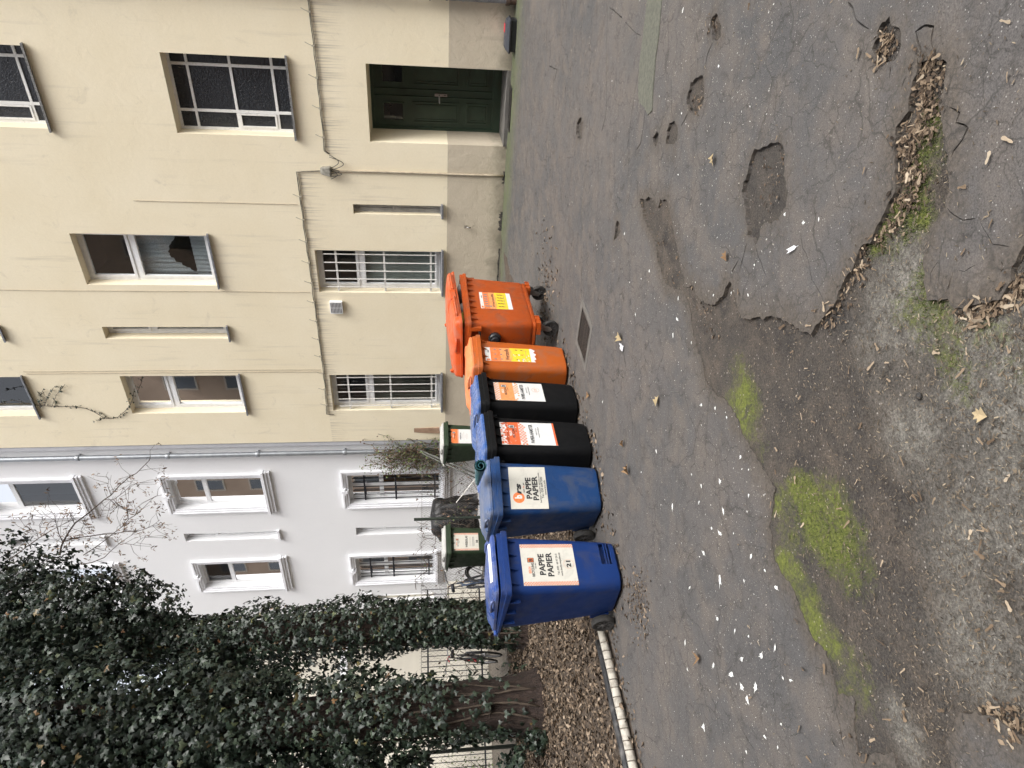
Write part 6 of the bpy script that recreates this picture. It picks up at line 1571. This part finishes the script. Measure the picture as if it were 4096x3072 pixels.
for i, (px, py) in enumerate(SEEDS):
    px = min(4110, max(2600, px)); p = G(px, py); o = bpy.data.objects.new('winged_seed', (seedA, seedB, seedC, seedA)[i % 4]); COL.objects.link(o)
    sz = random.uniform(.024, .044); o.scale = (sz, sz*random.uniform(.9, 1.4), sz*random.uniform(.5, 2.5)); o.location = (p.x, p.y, p.z+hole_z(p)+.004+.004*random.random()); o.rotation_euler = (random.gauss(0, .25), random.gauss(0, .2), random.uniform(0, 6.28))
    lab = ('lying in the long mossy crack', 'heaped in the small pothole beyond the mossy crack', 'drifted along the asphalt edge in the near foreground', 'among twigs where the asphalt slabs meet', 'in one of the small potholes before the door', 'scattered singly over the open yard')[0 if i < 85 else 1 if i < 107 else 2 if i < 157 else 3 if i < 185 else 4 if i < 195 else 5]
    tag(o, 'dry tan winged seed '+lab, 'seed', 'winged seeds strewn over the yard')
maple = [(-.5, 0), (-.3, -.22), (-.1, -.5), (.02, -.24), (.22, -.36), (.24, -.14), (.5, 0), (.24, .14), (.22, .36), (.02, .24), (-.1, .5), (-.3, .22)]
M_LFY = leafmat('yellowed_leaf', [(0, (.32, .25, .14, 1)), (1, (.38, .30, .18, 1))]); M_LFB = leafmat('brown_leaf', [(0, (.20, .12, .06, 1)), (1, (.27, .17, .09, 1))])
LV = [(TP(13, [(1270, 145)])[0], .085, M_LFY, 'yellowed maple leaf lying alone in the middle of the yard', .22), (TP(13, [(1022, 735)])[0], .095, M_LFB, 'curled brown leaf on the asphalt before the logo bin', .55), (TP(11, [(945, 1245)])[0], .10, M_LFY, 'pale crumpled leaf near the drain grate', .35),
      (TP(13, [(668, 95)])[0], .09, M_LFB, 'brown maple leaf on the kerb side before the black bins', .25), (TP(13, [(978, 510)])[0], .07, M_LFB, 'narrow brown leaf curled between the black bins and the droppings', .5), (TP(9, [(1760, 1380)])[0], .07, M_LFY, 'pale leaf beside the bare patch in the asphalt', .3), (TP(11, [(1870, 550)])[0], .06, M_LFB, 'small torn leaf between two cracks in the asphalt', .3),
      (TP(15, [(1630, 715)])[0], .09, M_LFB, 'crumpled brown leaf among the droppings left of the yard', .4), (TP(14, [(1815, 265)])[0], .05, M_LFY, 'pale leaf fragment on the worn ground in the foreground', .2)]
for i, ((px, py), sz, mt, lab, bd) in enumerate(LV):
    me = flat_leaf('fallen_leaf', maple, bd, mt); o = bpy.data.objects.new('fallen_leaf', me); COL.objects.link(o); p = G(px, py); o.location = (p.x, p.y, p.z+hole_z(p)+.008); o.scale = (sz, sz, sz); o.rotation_euler = (random.gauss(0, .2), random.gauss(0, .2), random.uniform(0, 6.28)); tag(o, lab, 'leaf', 'loose leaves on the yard')
# white feather
p = G(*TP(12, [(235, 485)])[0]); m = MB(); m.tube([(-.03, 0, .003), (0, 0, .008), (.03, .004, .014)], .0012, 4)
for k in range(16):
    x = -.02+k*.0032; 
    for sg in (-1, 1): m.add([(x, 0, .006+k*.0004), (x+.012, sg*.010, .010+k*.0005), (x+.015, sg*.009, .010+k*.0005), (x+.003, 0, .006+k*.0004)], [(0, 1, 2, 3)])
o = m.build('feather', pm('white_down', (.80, .81, .83), (.74, .75, .77), 20, .8)); o.location = p; o.rotation_euler = (0, 0, radians(100)); tag(o, 'small white feather on the dark asphalt in the foreground', 'feather')
# scrap of wrapper near the drain
p = G(*TP(11, [(955, 1340)])[0]); m = MB(); rr = random.Random(3); n = 8
m.v = [((i-4)*.014, (j-2)*.012, .006+.014*rr.random()) for i in range(n) for j in range(5)]; m.f = [(i*5+j, (i+1)*5+j, (i+1)*5+j+1, i*5+j+1) for i in range(n-1) for j in range(4)]
o = m.build('plastic_wrapper', pm('clear_wrapper', (.62, .62, .64), (.5, .5, .52), 30, .25)); o.location = p; o.rotation_euler = (0, 0, radians(70)); tag(o, 'crumpled whitish plastic wrapper beside the pale crumpled leaf', 'wrapper')
# dark stone
p = G(*TP(14, [(1265, 105)])[0]); m = MB(); rg = []
for z, k in ((0, .8), (.3, 1), (.65, .8), (.9, .35)): rg.append([(cos(q)*k*(1+.2*fn(cos(q)*2, sin(q)*2, z)), sin(q)*k*.8, z*.9) for q in np.linspace(0, 2*pi, 13)[:-1]])
o = m.loft(rg).build('pebble', pm('dark_pebble', (.03, .028, .026), (.05, .047, .044), 30, .7, .2, 60), None, True); o.scale = (.014, .014, .014); o.location = (p.x, p.y, p.z-.02); tag(o, 'small dark pebble on the worn ground', 'pebble')
